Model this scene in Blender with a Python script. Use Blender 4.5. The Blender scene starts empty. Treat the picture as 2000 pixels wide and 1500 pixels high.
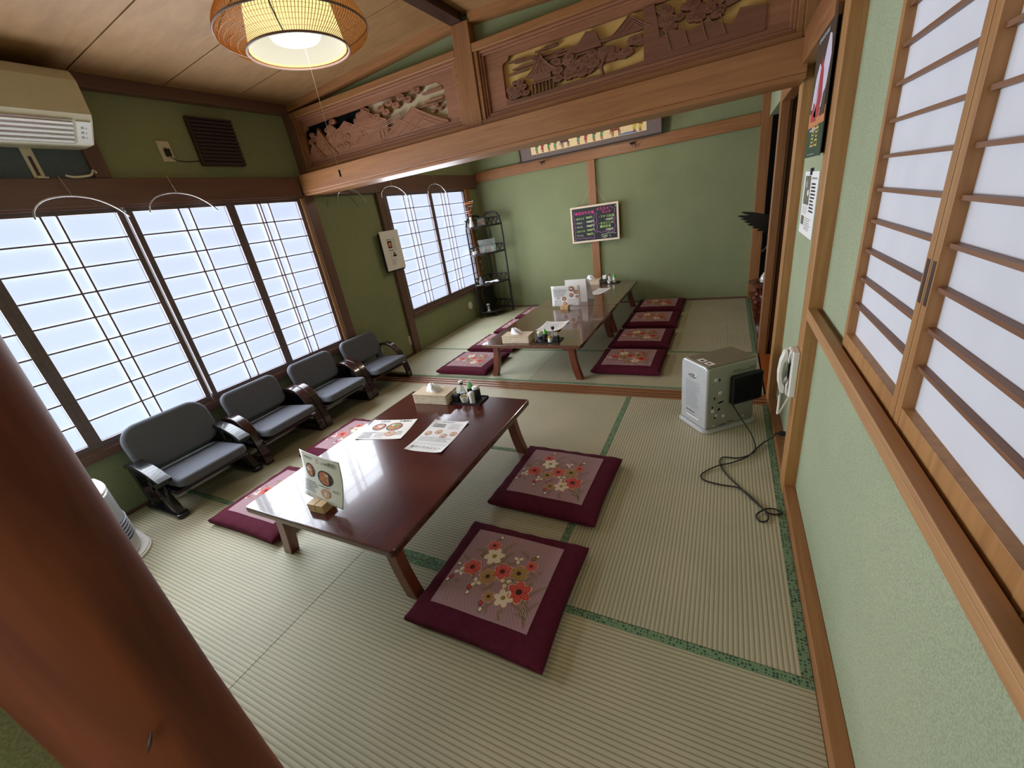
import bpy, math, random
from mathutils import Vector, Matrix
random.seed(7)
sc = bpy.context.scene
COL = sc.collection
PI = math.pi

# ------------------------------------------------------------------ camera
RW = [[0.892006, 0.428256, -0.144645], [0.049824, -0.411195, -0.910185], [-0.44927, 0.804683, -0.388125]]   # world -> camera (x right, y down, z forward)
cam_d = bpy.data.cameras.new('camera'); cam = bpy.data.objects.new('camera', cam_d); COL.objects.link(cam)
cam_d.sensor_width = 36.0; cam_d.lens = 796.37 / 2000 * 36.0; cam_d.clip_start = 0.02; cam_d.clip_end = 60
M = Matrix(((RW[0][0], -RW[1][0], -RW[2][0], 0), (RW[0][1], -RW[1][1], -RW[2][1], 0),
            (RW[0][2], -RW[1][2], -RW[2][2], 1.4), (0, 0, 0, 1)))
cam.matrix_world = M
sc.camera = cam
# ------------------------------------------------------------------ exposure, world
sc.view_settings.view_transform = 'Standard'; sc.view_settings.look = 'None'
sc.view_settings.exposure = 0.25; sc.view_settings.gamma = 1.0; sc.view_settings.use_curve_mapping = False
w = bpy.data.worlds.new('world'); sc.world = w; w.use_nodes = True
w.node_tree.nodes['Background'].inputs[0].default_value = (0.95, 0.97, 1.0, 1)
w.node_tree.nodes['Background'].inputs[1].default_value = 0.5

def area_light(name, loc, size, size_y, power, color, rot, cam_vis=False):
    d = bpy.data.lights.new(name, 'AREA'); d.shape = 'RECTANGLE'; d.size = size; d.size_y = size_y
    d.energy = power; d.color = color
    o = bpy.data.objects.new(name, d); COL.objects.link(o); o.location = loc; o.rotation_euler = rot
    o.visible_camera = cam_vis
    return o
DAY = (0.86, 0.92, 1.0)
# daylight coming through the paper of the two window groups, between paper and lattice
area_light('daylight_main_window', (-3.266, 1.38, 1.12), 1.23, 2.54, 92, DAY, (0, -PI/2, 0))
area_light('daylight_back_window', (-3.266, 4.51, 1.12), 1.23, 1.54, 46, DAY, (0, -PI/2, 0))
# pendant lamp bulb, and an added unseen fill light for the back room
def point(name, loc, power, color, r):
    d = bpy.data.lights.new(name, 'POINT'); d.energy = power; d.color = color; d.shadow_soft_size = r
    o = bpy.data.objects.new(name, d); COL.objects.link(o); o.location = loc; return o
LAMP = (1.0, 0.9, 0.76)
point('pendant_bulb', (-1.56, 1.5, 2.12), 4, LAMP, 0.06)
point('back_room_bulb', (-1.5, 4.3, 2.2), 15, (1.0, 0.9, 0.75), 0.08)
# added warm fill light in the passage behind the viewer
area_light('passage_daylight', (-0.15, -1.45, 1.4), 0.8, 2.0, 8, (1.0, 0.84, 0.66), (-PI/2, 0, PI))

# ------------------------------------------------------------------ colour & materials
def s2l(c): return c/12.92 if c <= 0.04045 else ((c+0.055)/1.055)**2.4
def rgb(r, g, b): return (s2l(r/255), s2l(g/255), s2l(b/255), 1)
def mix(a, b, t): return tuple(a[i]*(1-t)+b[i]*t for i in range(3))+(1,)

def base_mat(name):
    m = bpy.data.materials.new(name); m.use_nodes = True
    nt = m.node_tree; b = nt.nodes['Principled BSDF']
    return m, nt, b
def N(nt, t, **kw):
    n = nt.nodes.new(t)
    for k, v in kw.items(): setattr(n, k, v)
    return n
def mat(name, c, rough=0.6, metal=0.0, var=0.06, scale=20.0, bump=0.0, spec=0.5, coat=0.0):
    m, nt, b = base_mat(name)
    tc = N(nt, 'ShaderNodeTexCoord'); no = N(nt, 'ShaderNodeTexNoise'); no.inputs['Scale'].default_value = scale
    no.inputs['Detail'].default_value = 4
    nt.links.new(tc.outputs['Object'], no.inputs['Vector'])
    cr = N(nt, 'ShaderNodeValToRGB'); e = cr.color_ramp.elements
    e[0].position = 0.3; e[1].position = 0.7
    e[0].color = tuple(x*(1-var) for x in c[:3])+(1,); e[1].color = tuple(min(1, x*(1+var)) for x in c[:3])+(1,)
    nt.links.new(no.outputs['Fac'], cr.inputs['Fac']); nt.links.new(cr.outputs['Color'], b.inputs['Base Color'])
    b.inputs['Roughness'].default_value = rough; b.inputs['Metallic'].default_value = metal
    b.inputs['Specular IOR Level'].default_value = spec; b.inputs['Coat Weight'].default_value = coat
    b.inputs['Coat Roughness'].default_value = 0.05
    if bump:
        bp = N(nt, 'ShaderNodeBump'); bp.inputs['Strength'].default_value = bump; bp.inputs['Distance'].default_value = 0.002
        nt.links.new(no.outputs['Fac'], bp.inputs['Height']); nt.links.new(bp.outputs['Normal'], b.inputs['Normal'])
    return m
def emis(name, c, s, var=0.0):
    m, nt, b = base_mat(name)
    b.inputs['Base Color'].default_value = tuple(x*(.02 if 'lamp' in name else 1) for x in c[:3])+(1,); b.inputs['Emission Color'].default_value = c
    b.inputs['Emission Strength'].default_value = s; b.inputs['Roughness'].default_value = 0.8
    return m
def wood(name, c1, c2, axis='Z', rough=0.45, sc_=14.0, coat=0.0, bump=0.1, stretch=0.06):
    m, nt, b = base_mat(name)
    tc = N(nt, 'ShaderNodeTexCoord'); mp = N(nt, 'ShaderNodeMapping')
    s = [1, 1, 1]; s['XYZ'.index(axis)] = stretch
    mp.inputs['Scale'].default_value = s
    nt.links.new(tc.outputs['Object'], mp.inputs['Vector'])
    no = N(nt, 'ShaderNodeTexNoise'); no.inputs['Scale'].default_value = sc_*4; no.inputs['Detail'].default_value = 6
    no.inputs['Distortion'].default_value = 0.6
    n2 = N(nt, 'ShaderNodeTexNoise'); n2.inputs['Scale'].default_value = sc_*0.35; n2.inputs['Detail'].default_value = 3
    nt.links.new(mp.outputs['Vector'], no.inputs['Vector']); nt.links.new(mp.outputs['Vector'], n2.inputs['Vector'])
    ad = N(nt, 'ShaderNodeMath', operation='ADD'); mu = N(nt, 'ShaderNodeMath', operation='MULTIPLY'); mu.inputs[1].default_value = 0.5
    nt.links.new(no.outputs['Fac'], ad.inputs[0]); nt.links.new(n2.outputs['Fac'], ad.inputs[1]); nt.links.new(ad.outputs[0], mu.inputs[0])
    cr = N(nt, 'ShaderNodeValToRGB'); e = cr.color_ramp.elements
    e[0].position = 0.35; e[1].position = 0.65; e[0].color = c1; e[1].color = c2
    nt.links.new(mu.outputs[0], cr.inputs['Fac']); nt.links.new(cr.outputs['Color'], b.inputs['Base Color'])
    b.inputs['Roughness'].default_value = rough; b.inputs['Coat Weight'].default_value = coat; b.inputs['Coat Roughness'].default_value = 0.06
    if bump:
        bp = N(nt, 'ShaderNodeBump'); bp.inputs['Strength'].default_value = bump; bp.inputs['Distance'].default_value = 0.001
        nt.links.new(no.outputs['Fac'], bp.inputs['Height']); nt.links.new(bp.outputs['Normal'], b.inputs['Normal'])
    return m
def plaster(name, c, sp=0.10):
    m, nt, b = base_mat(name)
    tc = N(nt, 'ShaderNodeTexCoord')
    a = N(nt, 'ShaderNodeTexNoise'); a.inputs['Scale'].default_value = 260; a.inputs['Detail'].default_value = 3
    l = N(nt, 'ShaderNodeTexNoise'); l.inputs['Scale'].default_value = 1.6; l.inputs['Detail'].default_value = 4
    for n in (a, l): nt.links.new(tc.outputs['Object'], n.inputs['Vector'])
    mr = N(nt, 'ShaderNodeValToRGB'); e = mr.color_ramp.elements; e[0].position = 0.38; e[1].position = 0.62
    e[0].color = tuple(x*(1-sp*1.4) for x in c[:3])+(1,); e[1].color = tuple(min(1, x*(1+sp*1.2)) for x in c[:3])+(1,)
    l2 = N(nt, 'ShaderNodeValToRGB'); e = l2.color_ramp.elements; e[0].position = 0.3; e[1].position = 0.75
    e[0].color = (0.88, 0.9, 0.84, 1); e[1].color = (1.08, 1.05, 1.0, 1)
    mx = N(nt, 'ShaderNodeMix', data_type='RGBA', blend_type='MULTIPLY'); mx.inputs[0].default_value = 1
    nt.links.new(a.outputs['Fac'], mr.inputs['Fac']); nt.links.new(l.outputs['Fac'], l2.inputs['Fac'])
    nt.links.new(mr.outputs['Color'], mx.inputs[6]); nt.links.new(l2.outputs['Color'], mx.inputs[7])
    nt.links.new(mx.outputs[2], b.inputs['Base Color'])
    b.inputs['Roughness'].default_value = 0.92; b.inputs['Specular IOR Level'].default_value = 0.15
    bp = N(nt, 'ShaderNodeBump'); bp.inputs['Strength'].default_value = 0.25; bp.inputs['Distance'].default_value = 0.002
    nt.links.new(a.outputs['Fac'], bp.inputs['Height']); nt.links.new(bp.outputs['Normal'], b.inputs['Normal'])
    return m
def rush(name, axis, c=(184, 177, 152), dk=(142, 136, 112), period=0.0152):
    # woven tatami surface: ribs run along `axis`
    m, nt, b = base_mat(name)
    tc = N(nt, 'ShaderNodeTexCoord'); sp = N(nt, 'ShaderNodeSeparateXYZ'); nt.links.new(tc.outputs['Object'], sp.inputs[0])
    across = 'Y' if axis == 'X' else 'X'
    fr = N(nt, 'ShaderNodeMath', operation='MULTIPLY'); fr.inputs[1].default_value = 2*PI/period
    nt.links.new(sp.outputs[across], fr.inputs[0])
    si = N(nt, 'ShaderNodeMath', operation='SINE'); nt.links.new(fr.outputs[0], si.inputs[0])
    no = N(nt, 'ShaderNodeTexNoise'); no.inputs['Scale'].default_value = 3.0; no.inputs['Detail'].default_value = 5
    nt.links.new(tc.outputs['Object'], no.inputs['Vector'])
    mp = N(nt, 'ShaderNodeMapping'); s = [900, 900, 1]; s[0 if axis == 'Y' else 1] = 60
    mp.inputs['Scale'].default_value = s; nt.links.new(tc.outputs['Object'], mp.inputs['Vector'])
    fi = N(nt, 'ShaderNodeTexNoise'); fi.inputs['Scale'].default_value = 1.0; fi.inputs['Detail'].default_value = 1
    nt.links.new(mp.outputs['Vector'], fi.inputs['Vector'])
    cr = N(nt, 'ShaderNodeValToRGB'); e = cr.color_ramp.elements
    mm = N(nt, 'ShaderNodeMapRange'); mm.inputs[1].default_value = -1; mm.inputs[2].default_value = 1
    nt.links.new(si.outputs[0], mm.inputs[0])
    e[0].position = 0.03; e[0].color = rgb(*dk); e[1].position = 0.36; e[1].color = rgb(*c)
    nt.links.new(mm.outputs[0], cr.inputs['Fac'])
    l2 = N(nt, 'ShaderNodeValToRGB'); e = l2.color_ramp.elements; e[0].position = 0.3; e[1].position = 0.7
    e[0].color = (0.9, 0.92, 0.86, 1); e[1].color = (1.06, 1.03, 1.0, 1)
    nt.links.new(no.outputs['Fac'], l2.inputs['Fac'])
    mx = N(nt, 'ShaderNodeMix', data_type='RGBA', blend_type='MULTIPLY'); mx.inputs[0].default_value = 1
    nt.links.new(cr.outputs['Color'], mx.inputs[6]); nt.links.new(l2.outputs['Color'], mx.inputs[7])
    f2 = N(nt, 'ShaderNodeValToRGB'); e = f2.color_ramp.elements; e[0].position = 0.35; e[1].position = 0.65
    e[0].color = (0.93, 0.93, 0.93, 1); e[1].color = (1.04, 1.04, 1.04, 1)
    nt.links.new(fi.outputs['Fac'], f2.inputs['Fac'])
    m2 = N(nt, 'ShaderNodeMix', data_type='RGBA', blend_type='MULTIPLY'); m2.inputs[0].default_value = 1
    nt.links.new(mx.outputs[2], m2.inputs[6]); nt.links.new(f2.outputs['Color'], m2.inputs[7])
    nt.links.new(m2.outputs[2], b.inputs['Base Color'])
    b.inputs['Roughness'].default_value = 0.55; b.inputs['Specular IOR Level'].default_value = 0.4
    bp = N(nt, 'ShaderNodeBump'); bp.inputs['Strength'].default_value = 0.5; bp.inputs['Distance'].default_value = 0.0013
    nt.links.new(mm.outputs[0], bp.inputs['Height']); nt.links.new(bp.outputs['Normal'], b.inputs['Normal'])
    return m
def dots(name, c1, c2, scale):
    m, nt, b = base_mat(name)
    tc = N(nt, 'ShaderNodeTexCoord'); v = N(nt, 'ShaderNodeTexVoronoi'); v.inputs['Scale'].default_value = scale
    v.inputs['Randomness'].default_value = 0.35
    nt.links.new(tc.outputs['Object'], v.inputs['Vector'])
    cr = N(nt, 'ShaderNodeValToRGB'); e = cr.color_ramp.elements; e[0].position = 0.42; e[0].color = c1; e[1].position = 0.5; e[1].color = c2
    nt.links.new(v.outputs['Distance'], cr.inputs['Fac']); nt.links.new(cr.outputs['Color'], b.inputs['Base Color'])
    b.inputs['Roughness'].default_value = 0.85
    return m
def stripes(name, c1, c2, period, ang, rough=0.9, bump=0.0):
    m, nt, b = base_mat(name)
    tc = N(nt, 'ShaderNodeTexCoord'); mp = N(nt, 'ShaderNodeMapping'); mp.inputs['Rotation'].default_value = (0, 0, ang)
    nt.links.new(tc.outputs['Object'], mp.inputs['Vector'])
    sp = N(nt, 'ShaderNodeSeparateXYZ'); nt.links.new(mp.outputs['Vector'], sp.inputs[0])
    fr = N(nt, 'ShaderNodeMath', operation='MULTIPLY'); fr.inputs[1].default_value = 2*PI/period
    nt.links.new(sp.outputs['X'], fr.inputs[0])
    si = N(nt, 'ShaderNodeMath', operation='SINE'); nt.links.new(fr.outputs[0], si.inputs[0])
    mm = N(nt, 'ShaderNodeMapRange'); mm.inputs[1].default_value = -1; mm.inputs[2].default_value = 1
    nt.links.new(si.outputs[0], mm.inputs[0])
    cr = N(nt, 'ShaderNodeValToRGB'); e = cr.color_ramp.elements; e[0].position = 0.3; e[0].color = c1; e[1].position = 0.6; e[1].color = c2
    nt.links.new(mm.outputs[0], cr.inputs['Fac']); nt.links.new(cr.outputs['Color'], b.inputs['Base Color'])
    b.inputs['Roughness'].default_value = rough
    if bump:
        bp = N(nt, 'ShaderNodeBump'); bp.inputs['Strength'].default_value = bump; bp.inputs['Distance'].default_value = 0.002
        nt.links.new(mm.outputs[0], bp.inputs['Height']); nt.links.new(bp.outputs['Normal'], b.inputs['Normal'])
    return m
def weave(name, c1, c2, fu, fv):
    # basket weave: horizontal strands going over and under uprights
    m, nt, b = base_mat(name)
    tc = N(nt, 'ShaderNodeTexCoord'); br = N(nt, 'ShaderNodeTexBrick')
    mp = N(nt, 'ShaderNodeMapping'); mp.inputs['Rotation'].default_value = (PI/2, 0, 0)
    sp = N(nt, 'ShaderNodeSeparateXYZ'); nt.links.new(tc.outputs['Object'], sp.inputs[0])
    ad = N(nt, 'ShaderNodeMath', operation='ADD'); nt.links.new(sp.outputs['X'], ad.inputs[0]); nt.links.new(sp.outputs['Y'], ad.inputs[1])
    cb = N(nt, 'ShaderNodeCombineXYZ'); nt.links.new(ad.outputs[0], cb.inputs[0]); nt.links.new(sp.outputs['Z'], cb.inputs[1])
    nt.links.new(cb.outputs[0], br.inputs['Vector'])
    br.inputs['Scale'].default_value = 1.0; br.inputs['Brick Width'].default_value = fu; br.inputs['Row Height'].default_value = fv
    br.inputs['Mortar Size'].default_value = fv*0.14; br.inputs['Mortar Smooth'].default_value = 0.6
    br.inputs['Color1'].default_value = c1; br.inputs['Color2'].default_value = mix(c1, c2, 0.3); br.inputs['Mortar'].default_value = c2
    nt.links.new(br.outputs['Color'], b.inputs['Base Color']); b.inputs['Roughness'].default_value = 0.7
    bp = N(nt, 'ShaderNodeBump'); bp.invert = True; bp.inputs['Strength'].default_value = 0.7; bp.inputs['Distance'].default_value = 0.002
    nt.links.new(br.outputs['Fac'], bp.inputs['Height']); nt.links.new(bp.outputs['Normal'], b.inputs['Normal'])
    return m
def glassy(name, c, alpha=0.35, rough=0.08):
    m = mat(name, c, rough, 0, 0.02, 20); b = m.node_tree.nodes['Principled BSDF']
    b.inputs['Transmission Weight'].default_value = 0.0; b.inputs['Alpha'].default_value = alpha
    return m

K = {}
W1, W2 = rgb(130, 83, 47), rgb(160, 109, 66)        # structural timber
for ax in 'XYZ':
    K['timber'+ax] = wood('timber_'+ax.lower(), W1, W2, ax)
    K['light'+ax] = wood('pale_timber_'+ax.lower(), rgb(162, 116, 76), rgb(186, 140, 94), ax)
    K['dark'+ax] = wood('dark_timber_'+ax.lower(), rgb(92, 64, 56), rgb(112, 80, 68), ax)
K['midZ'] = wood('mid_timber_z', rgb(148, 102, 56), rgb(182, 134, 82), 'Z')
K['munt'] = wood('muntin_wood', rgb(112, 72, 48), rgb(138, 94, 64), 'Y')
K['ridge'] = wood('ridge_timber', rgb(52, 30, 24), rgb(70, 42, 32), 'Y')
K['ceil'] = wood('ceiling_board', rgb(130, 94, 54), rgb(154, 116, 72), 'X', 0.6, 6, 0, 0.03, 0.25)
K['lacquer'] = wood('red_brown_lacquer', rgb(64, 22, 20), rgb(86, 32, 26), 'Y', 0.2, 8, 0.45, 0.12)
K['lacquer2'] = wood('brown_lacquer', rgb(84, 50, 36), rgb(104, 66, 48), 'Y', 0.18, 8, 0.6, 0.05)
K['legwood'] = wood('table_leg_wood', rgb(88, 38, 26), rgb(124, 62, 40), 'Z', 0.3, 14, 0.4)
K['pillar'] = wood('log_pillar_wood', rgb(84, 36, 18), rgb(146, 76, 38), 'Z', 0.75, 5, 0.0, 0.05, 0.12)
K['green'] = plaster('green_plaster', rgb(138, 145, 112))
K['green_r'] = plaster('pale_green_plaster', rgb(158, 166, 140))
K['rushX'] = rush('rush_weave_x', 'X'); K['rushY'] = rush('rush_weave_y', 'Y')
K['rushXf'] = rush('fresh_rush_x', 'X', (186, 184, 158), (156, 154, 128)); K['rushYf'] = rush('fresh_rush_y', 'Y', (186, 184, 158), (156, 154, 128))  # paler rush with softer rib contrast
K['heri'] = dots('green_patterned_border', rgb(46, 74, 56), rgb(112, 138, 104), 95)
K['paper_lit'] = emis('backlit_shoji_paper', rgb(200, 216, 246), 0.78)
K['paper'] = mat('shoji_paper', rgb(214, 214, 222), 0.9, 0, 0.03, 9)
K['latt'] = wood('lattice_bar_wood', rgb(84, 72, 76), rgb(104, 88, 88), 'Y', 0.6)  # grey-purple shade of the back-lit bars is put into the wood colour
K['maroon'] = mat('maroon_cotton', rgb(84, 24, 44), 0.95, 0, 0.12, 60, 0.2, 0.2)
K['pink'] = stripes('pink_twill_patch', rgb(112, 66, 84), rgb(200, 166, 172), 0.0052, -0.52)
K['stR'] = mat('red_thread', rgb(206, 62, 58), 0.8, 0, 0.1, 90); K['stW'] = mat('ivory_thread', rgb(236, 226, 206), 0.8, 0, 0.05, 90)
K['stG'] = mat('gold_thread', rgb(160, 124, 50), 0.7, 0, 0.1, 90); K['stL'] = mat('leaf_thread', rgb(92, 90, 76), 0.8, 0, 0.1, 90)
K['stO'] = mat('outline_thread', rgb(222, 178, 150), 0.8, 0, 0.05, 90); K['stD'] = mat('dark_thread', rgb(60, 28, 34), 0.8)
K['gfab'] = mat('grey_chair_fabric', rgb(96, 98, 106), 0.95, 0, 0.1, 160, 0.3, 0.2)
K['black'] = mat('black_lacquer', rgb(22, 20, 24), 0.25, 0, 0.1, 30, 0, 0.5, 0.4)
K['redwood'] = wood('dark_red_lacquer', rgb(32, 14, 16), rgb(52, 22, 22), 'X', 0.25, 12, 0.6)
K['blk'] = mat('matt_black', rgb(24, 24, 26), 0.7); K['void'] = mat('shadowed_black_board', rgb(10, 10, 12), 0.9, spec=0.1)  # near-black for real black boards and for shade painted into openings
K['white'] = mat('white_plastic', rgb(228, 226, 220), 0.4, 0, 0.02); K['ivory'] = mat('aged_ivory_plastic', rgb(212, 202, 178), 0.45, 0, 0.03)
K['silver'] = mat('silver_painted_metal', rgb(198, 200, 202), 0.35, 0.35, 0.02); K['grey'] = mat('grey_metal', rgb(150, 152, 140), 0.45, 0.3, 0.03)
K['taupe'] = mat('taupe_metal_top', rgb(138, 126, 108), 0.4, 0.3, 0.03); K['chrome'] = mat('chrome', rgb(200, 200, 205), 0.2, 0.9, 0.01)
K['sheet'] = mat('printed_paper', rgb(236, 234, 232), 0.6, 0, 0.01); K['cream'] = mat('cream_paper', rgb(236, 230, 222), 0.6, 0, 0.03)
K['ink'] = mat('black_ink', rgb(36, 36, 44), 0.7); K['inkg'] = mat('grey_ink', rgb(150, 150, 156), 0.7)
K['food'] = mat('printed_dish', rgb(196, 116, 84), 0.6, 0, 0.5, 90); K['food2'] = mat('printed_pale_dish', rgb(220, 176, 150), 0.6, 0, 0.35, 90)
K['bowl'] = mat('printed_black_bowl', rgb(44, 38, 38), 0.6, 0, 0.3, 60)
K['beech'] = wood('pale_block_wood', rgb(206, 168, 118), rgb(222, 186, 138), 'X', 0.5)
K['wicker'] = weave('cream_wicker', rgb(248, 234, 208), rgb(150, 118, 80), 0.022, 0.0095)
K['wickertop'] = stripes('cream_wicker_lid', rgb(160, 128, 88), rgb(248, 234, 208), 0.0150, 0.0, 0.7, 0.6)
K['tissue'] = mat('tissue', rgb(244, 244, 248), 0.9, 0, 0.01)
K['bottleglass'] = glassy('bottle_glass', rgb(190, 200, 205), 0.4); K['soy'] = mat('soy_sauce', rgb(30, 14, 12), 0.2)
K['gcap'] = mat('green_cap', rgb(96, 190, 84), 0.35); K['yellow'] = mat('yellow_pickle', rgb(176, 150, 50), 0.6, 0, 0.3, 200)
K['navy'] = mat('navy_label', rgb(34, 34, 70), 0.4)
K['rattan'] = mat('black_rattan', rgb(38, 32, 34), 0.4, 0, 0.2, 60); K['clear'] = glassy('clear_plastic', rgb(225, 232, 228), 0.14)
K['bamboo'] = mat('honey_bamboo', rgb(214, 138, 60), 0.5, 0, 0.1, 60); K['hoop'] = mat('grey_brown_hoop', rgb(128, 104, 96), 0.5)
K['shade'] = emis('lit_lamp_paper', (1.0, 0.82, 0.34, 1), 1.0); K['inner'] = emis('lit_lamp_inside', (0.92, 0.86, 0.66, 1), 0.72)
K['tube'] = emis('lit_lamp_disc', (0.86, 0.96, 1.0, 1), 1.0)
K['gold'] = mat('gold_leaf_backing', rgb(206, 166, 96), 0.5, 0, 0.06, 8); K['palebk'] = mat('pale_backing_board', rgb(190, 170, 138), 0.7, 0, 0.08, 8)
K['carve'] = wood('carved_cedar', rgb(130, 82, 56), rgb(158, 106, 76), 'X', 0.55); K['carved'] = wood('deep_carved_cedar', rgb(102, 62, 42), rgb(128, 84, 60), 'X', 0.6)
K['chalkb'] = mat('blackboard', rgb(14, 12, 18), 0.5, 0, 0.1, 5); K['frame_w'] = mat('whitewashed_frame', rgb(236, 214, 190), 0.5, 0, 0.05)
K['cW'] = mat('white_marker', rgb(226, 240, 200), 0.7); K['cP'] = mat('pink_marker', rgb(240, 70, 160), 0.7); K['cV'] = mat('violet_marker', rgb(190, 120, 190), 0.7)
K['cY'] = mat('yellow_green_marker', rgb(190, 226, 130), 0.7)
K['mount'] = mat('grey_brown_mount_cloth', rgb(118, 104, 100), 0.9, 0, 0.12, 200); K['pict'] = mat('cream_picture_paper', rgb(234, 208, 156), 0.6, 0, 0.05, 12)
K['pg'] = mat('picture_green', rgb(96, 140, 100), 0.7); K['pr'] = mat('picture_red', rgb(160, 50, 56), 0.7); K['pb'] = mat('picture_dark', rgb(50, 56, 52), 0.7)
K['pp'] = mat('picture_purple_brown', rgb(84, 48, 60), 0.7); K['pn'] = mat('picture_brown', rgb(128, 62, 44), 0.7); K['py'] = mat('picture_yellow', rgb(206, 180, 40), 0.7)
K['pblue'] = mat('picture_blue', rgb(90, 120, 170), 0.7)
K['pgreen'] = mat('poster_green', rgb(24, 62, 46), 0.4); K['pwhite'] = mat('poster_white', rgb(214, 206, 224), 0.4); K['pred'] = mat('poster_red', rgb(176, 52, 72), 0.4)
K['pgold'] = mat('poster_gold', rgb(206, 176, 96), 0.4); K['porange'] = mat('poster_orange', rgb(206, 130, 84), 0.4); K['pdark'] = mat('poster_brown', rgb(64, 54, 46), 0.4)
K['photo'] = mat('printed_photo', rgb(104, 100, 84), 0.6, 0, 0.6, 40); K['pinks'] = mat('printed_pink', rgb(210, 100, 130), 0.6)
K['orangefl'] = wood('orange_floorboard', rgb(150, 78, 34), rgb(176, 98, 46), 'Y', 0.3); K['alcove'] = wood('dark_red_alcove_board', rgb(66, 26, 16), rgb(88, 38, 24), 'Y', 0.18, 8, 0.6)
K['doorred'] = wood('red_brown_door', rgb(92, 42, 26), rgb(116, 58, 36), 'Z'); K['carvblk'] = mat('black_carving', rgb(20, 12, 12), 0.4, 0, 0.2, 30)
K['root'] = mat('polished_root_wood', rgb(84, 44, 32), 0.3, 0, 0.4, 20, 0.4)
K['backgrey'] = mat('blue_grey_panel', rgb(88, 96, 104), 0.9, 0, 0.08, 60); K['glow'] = mat('amber_dried_flower', rgb(206, 130, 60), 0.6, 0, 0.3, 40)

# ------------------------------------------------------------------ mesh builder
class MB:
    def __init__(s): s.v = []; s.f = []; s.m = []; s.smooth = []
    def add(s, vs, fs, mi=0):
        o = len(s.v); s.v += [tuple(v) for v in vs]
        for f in fs: s.f.append(tuple(i+o for i in f)); s.m.append(mi)
        return s
    def box(s, x0, x1, y0, y1, z0, z1, mi=0, mtx=None):
        vs = [Vector((x, y, z)) for z in (z0, z1) for y in (y0, y1) for x in (x0, x1)]
        if mtx: vs = [mtx @ v for v in vs]
        return s.add(vs, [(0, 2, 3, 1), (4, 5, 7, 6), (0, 1, 5, 4), (2, 6, 7, 3), (0, 4, 6, 2), (1, 3, 7, 5)], mi)
    def prism(s, pts, a, b, plane='XY', mi=0, mtx=None):
        # pts 2D polygon extruded from a to b along the third axis
        n = len(pts)
        area = sum(pts[i][0]*pts[(i+1) % n][1]-pts[(i+1) % n][0]*pts[i][1] for i in range(n))
        if area < 0: pts = pts[::-1]
        def P(p, t):
            if plane == 'XY': v = Vector((p[0], p[1], t))
            elif plane == 'XZ': v = Vector((p[0], t, p[1]))
            else: v = Vector((t, p[0], p[1]))
            return mtx @ v if mtx else v
        vs = [P(p, a) for p in pts]+[P(p, b) for p in pts]
        fs = [tuple(range(n))[::-1], tuple(range(n, 2*n))]+[(i, (i+1) % n, n+(i+1) % n, n+i) for i in range(n)]
        if plane == 'XZ': fs = [f[::-1] for f in fs]
        return s.add(vs, fs, mi)
    def lathe(s, prof, c=(0, 0, 0), seg=24, mi=0, mtx=None):
        vs = []; fs = []; n = len(prof)
        for i in range(seg):
            a = 2*PI*i/seg
            for r, z in prof:
                v = Vector((c[0]+r*math.cos(a), c[1]+r*math.sin(a), c[2]+z)); vs.append(mtx @ v if mtx else v)
        for i in range(seg):
            j = (i+1) % seg
            for k in range(n-1): fs.append((i*n+k, j*n+k, j*n+k+1, i*n+k+1))
        return s.add(vs, fs, mi)
    def tube(s, pts, r, seg=6, mi=0, closed=False, flat=None):
        pts = [Vector(p) for p in pts]; n = len(pts); vs = []; fs = []
        up = Vector((0, 0, 1)); prev = None
        for i, p in enumerate(pts):
            if closed: t = (pts[(i+1) % n]-pts[i-1])
            else: t = pts[min(i+1, n-1)]-pts[max(i-1, 0)]
            t.normalize()
            if prev is None:
                a = up if abs(t.dot(up)) < 0.95 else Vector((1, 0, 0))
                u = t.cross(a).normalized()
            else: u = (prev-t*prev.dot(t)).normalized()
            prev = u; w_ = t.cross(u)
            rr = r[i] if isinstance(r, (list, tuple)) else r
            for k in range(seg):
                a = 2*PI*k/seg; vs.append(p+(u*math.cos(a)+w_*math.sin(a))*rr)
        for i in range(n if closed else n-1):
            j = (i+1) % n
            for k in range(seg): fs.append((i*seg+k, j*seg+k, j*seg+(k+1) % seg, i*seg+(k+1) % seg))
        if not closed: fs += [tuple(range(seg))[::-1] and tuple(range(seg)), tuple(range((n-1)*seg, n*seg))[::-1]]
        return s.add(vs, fs, mi)
    def quad(s, a, b, c, d, mi=0): return s.add([a, b, c, d], [(0, 1, 2, 3)], mi)
    def build(s, name, mats, parent=None, loc=(0, 0, 0), rz=0.0, smooth=None, bevel=0, seg=2, subsurf=0, fix=True):
        me = bpy.data.meshes.new(name); me.from_pydata([tuple(v) for v in s.v], [], s.f)
        if not isinstance(mats, (list, tuple)): mats = [mats]
        for m in mats: me.materials.append(K[m] if isinstance(m, str) else m)
        me.polygons.foreach_set('material_index', s.m)
        if fix:
            import bmesh
            bm = bmesh.new(); bm.from_mesh(me); bmesh.ops.recalc_face_normals(bm, faces=bm.faces); bm.to_mesh(me); bm.free()
        if smooth is not None:
            me.polygons.foreach_set('use_smooth', [True]*len(me.polygons)); me.set_sharp_from_angle(angle=math.radians(smooth))
        me.update()
        o = bpy.data.objects.new(name, me); COL.objects.link(o); o.location = loc; o.rotation_euler = (0, 0, rz)
        if bevel:
            md = o.modifiers.new('bevel', 'BEVEL'); md.width = bevel; md.segments = seg; md.limit_method = 'ANGLE'; md.angle_limit = math.radians(40)
        if subsurf:
            md = o.modifiers.new('subdiv', 'SUBSURF'); md.levels = subsurf; md.render_levels = subsurf
        if parent: o.parent = parent
        return o

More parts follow.
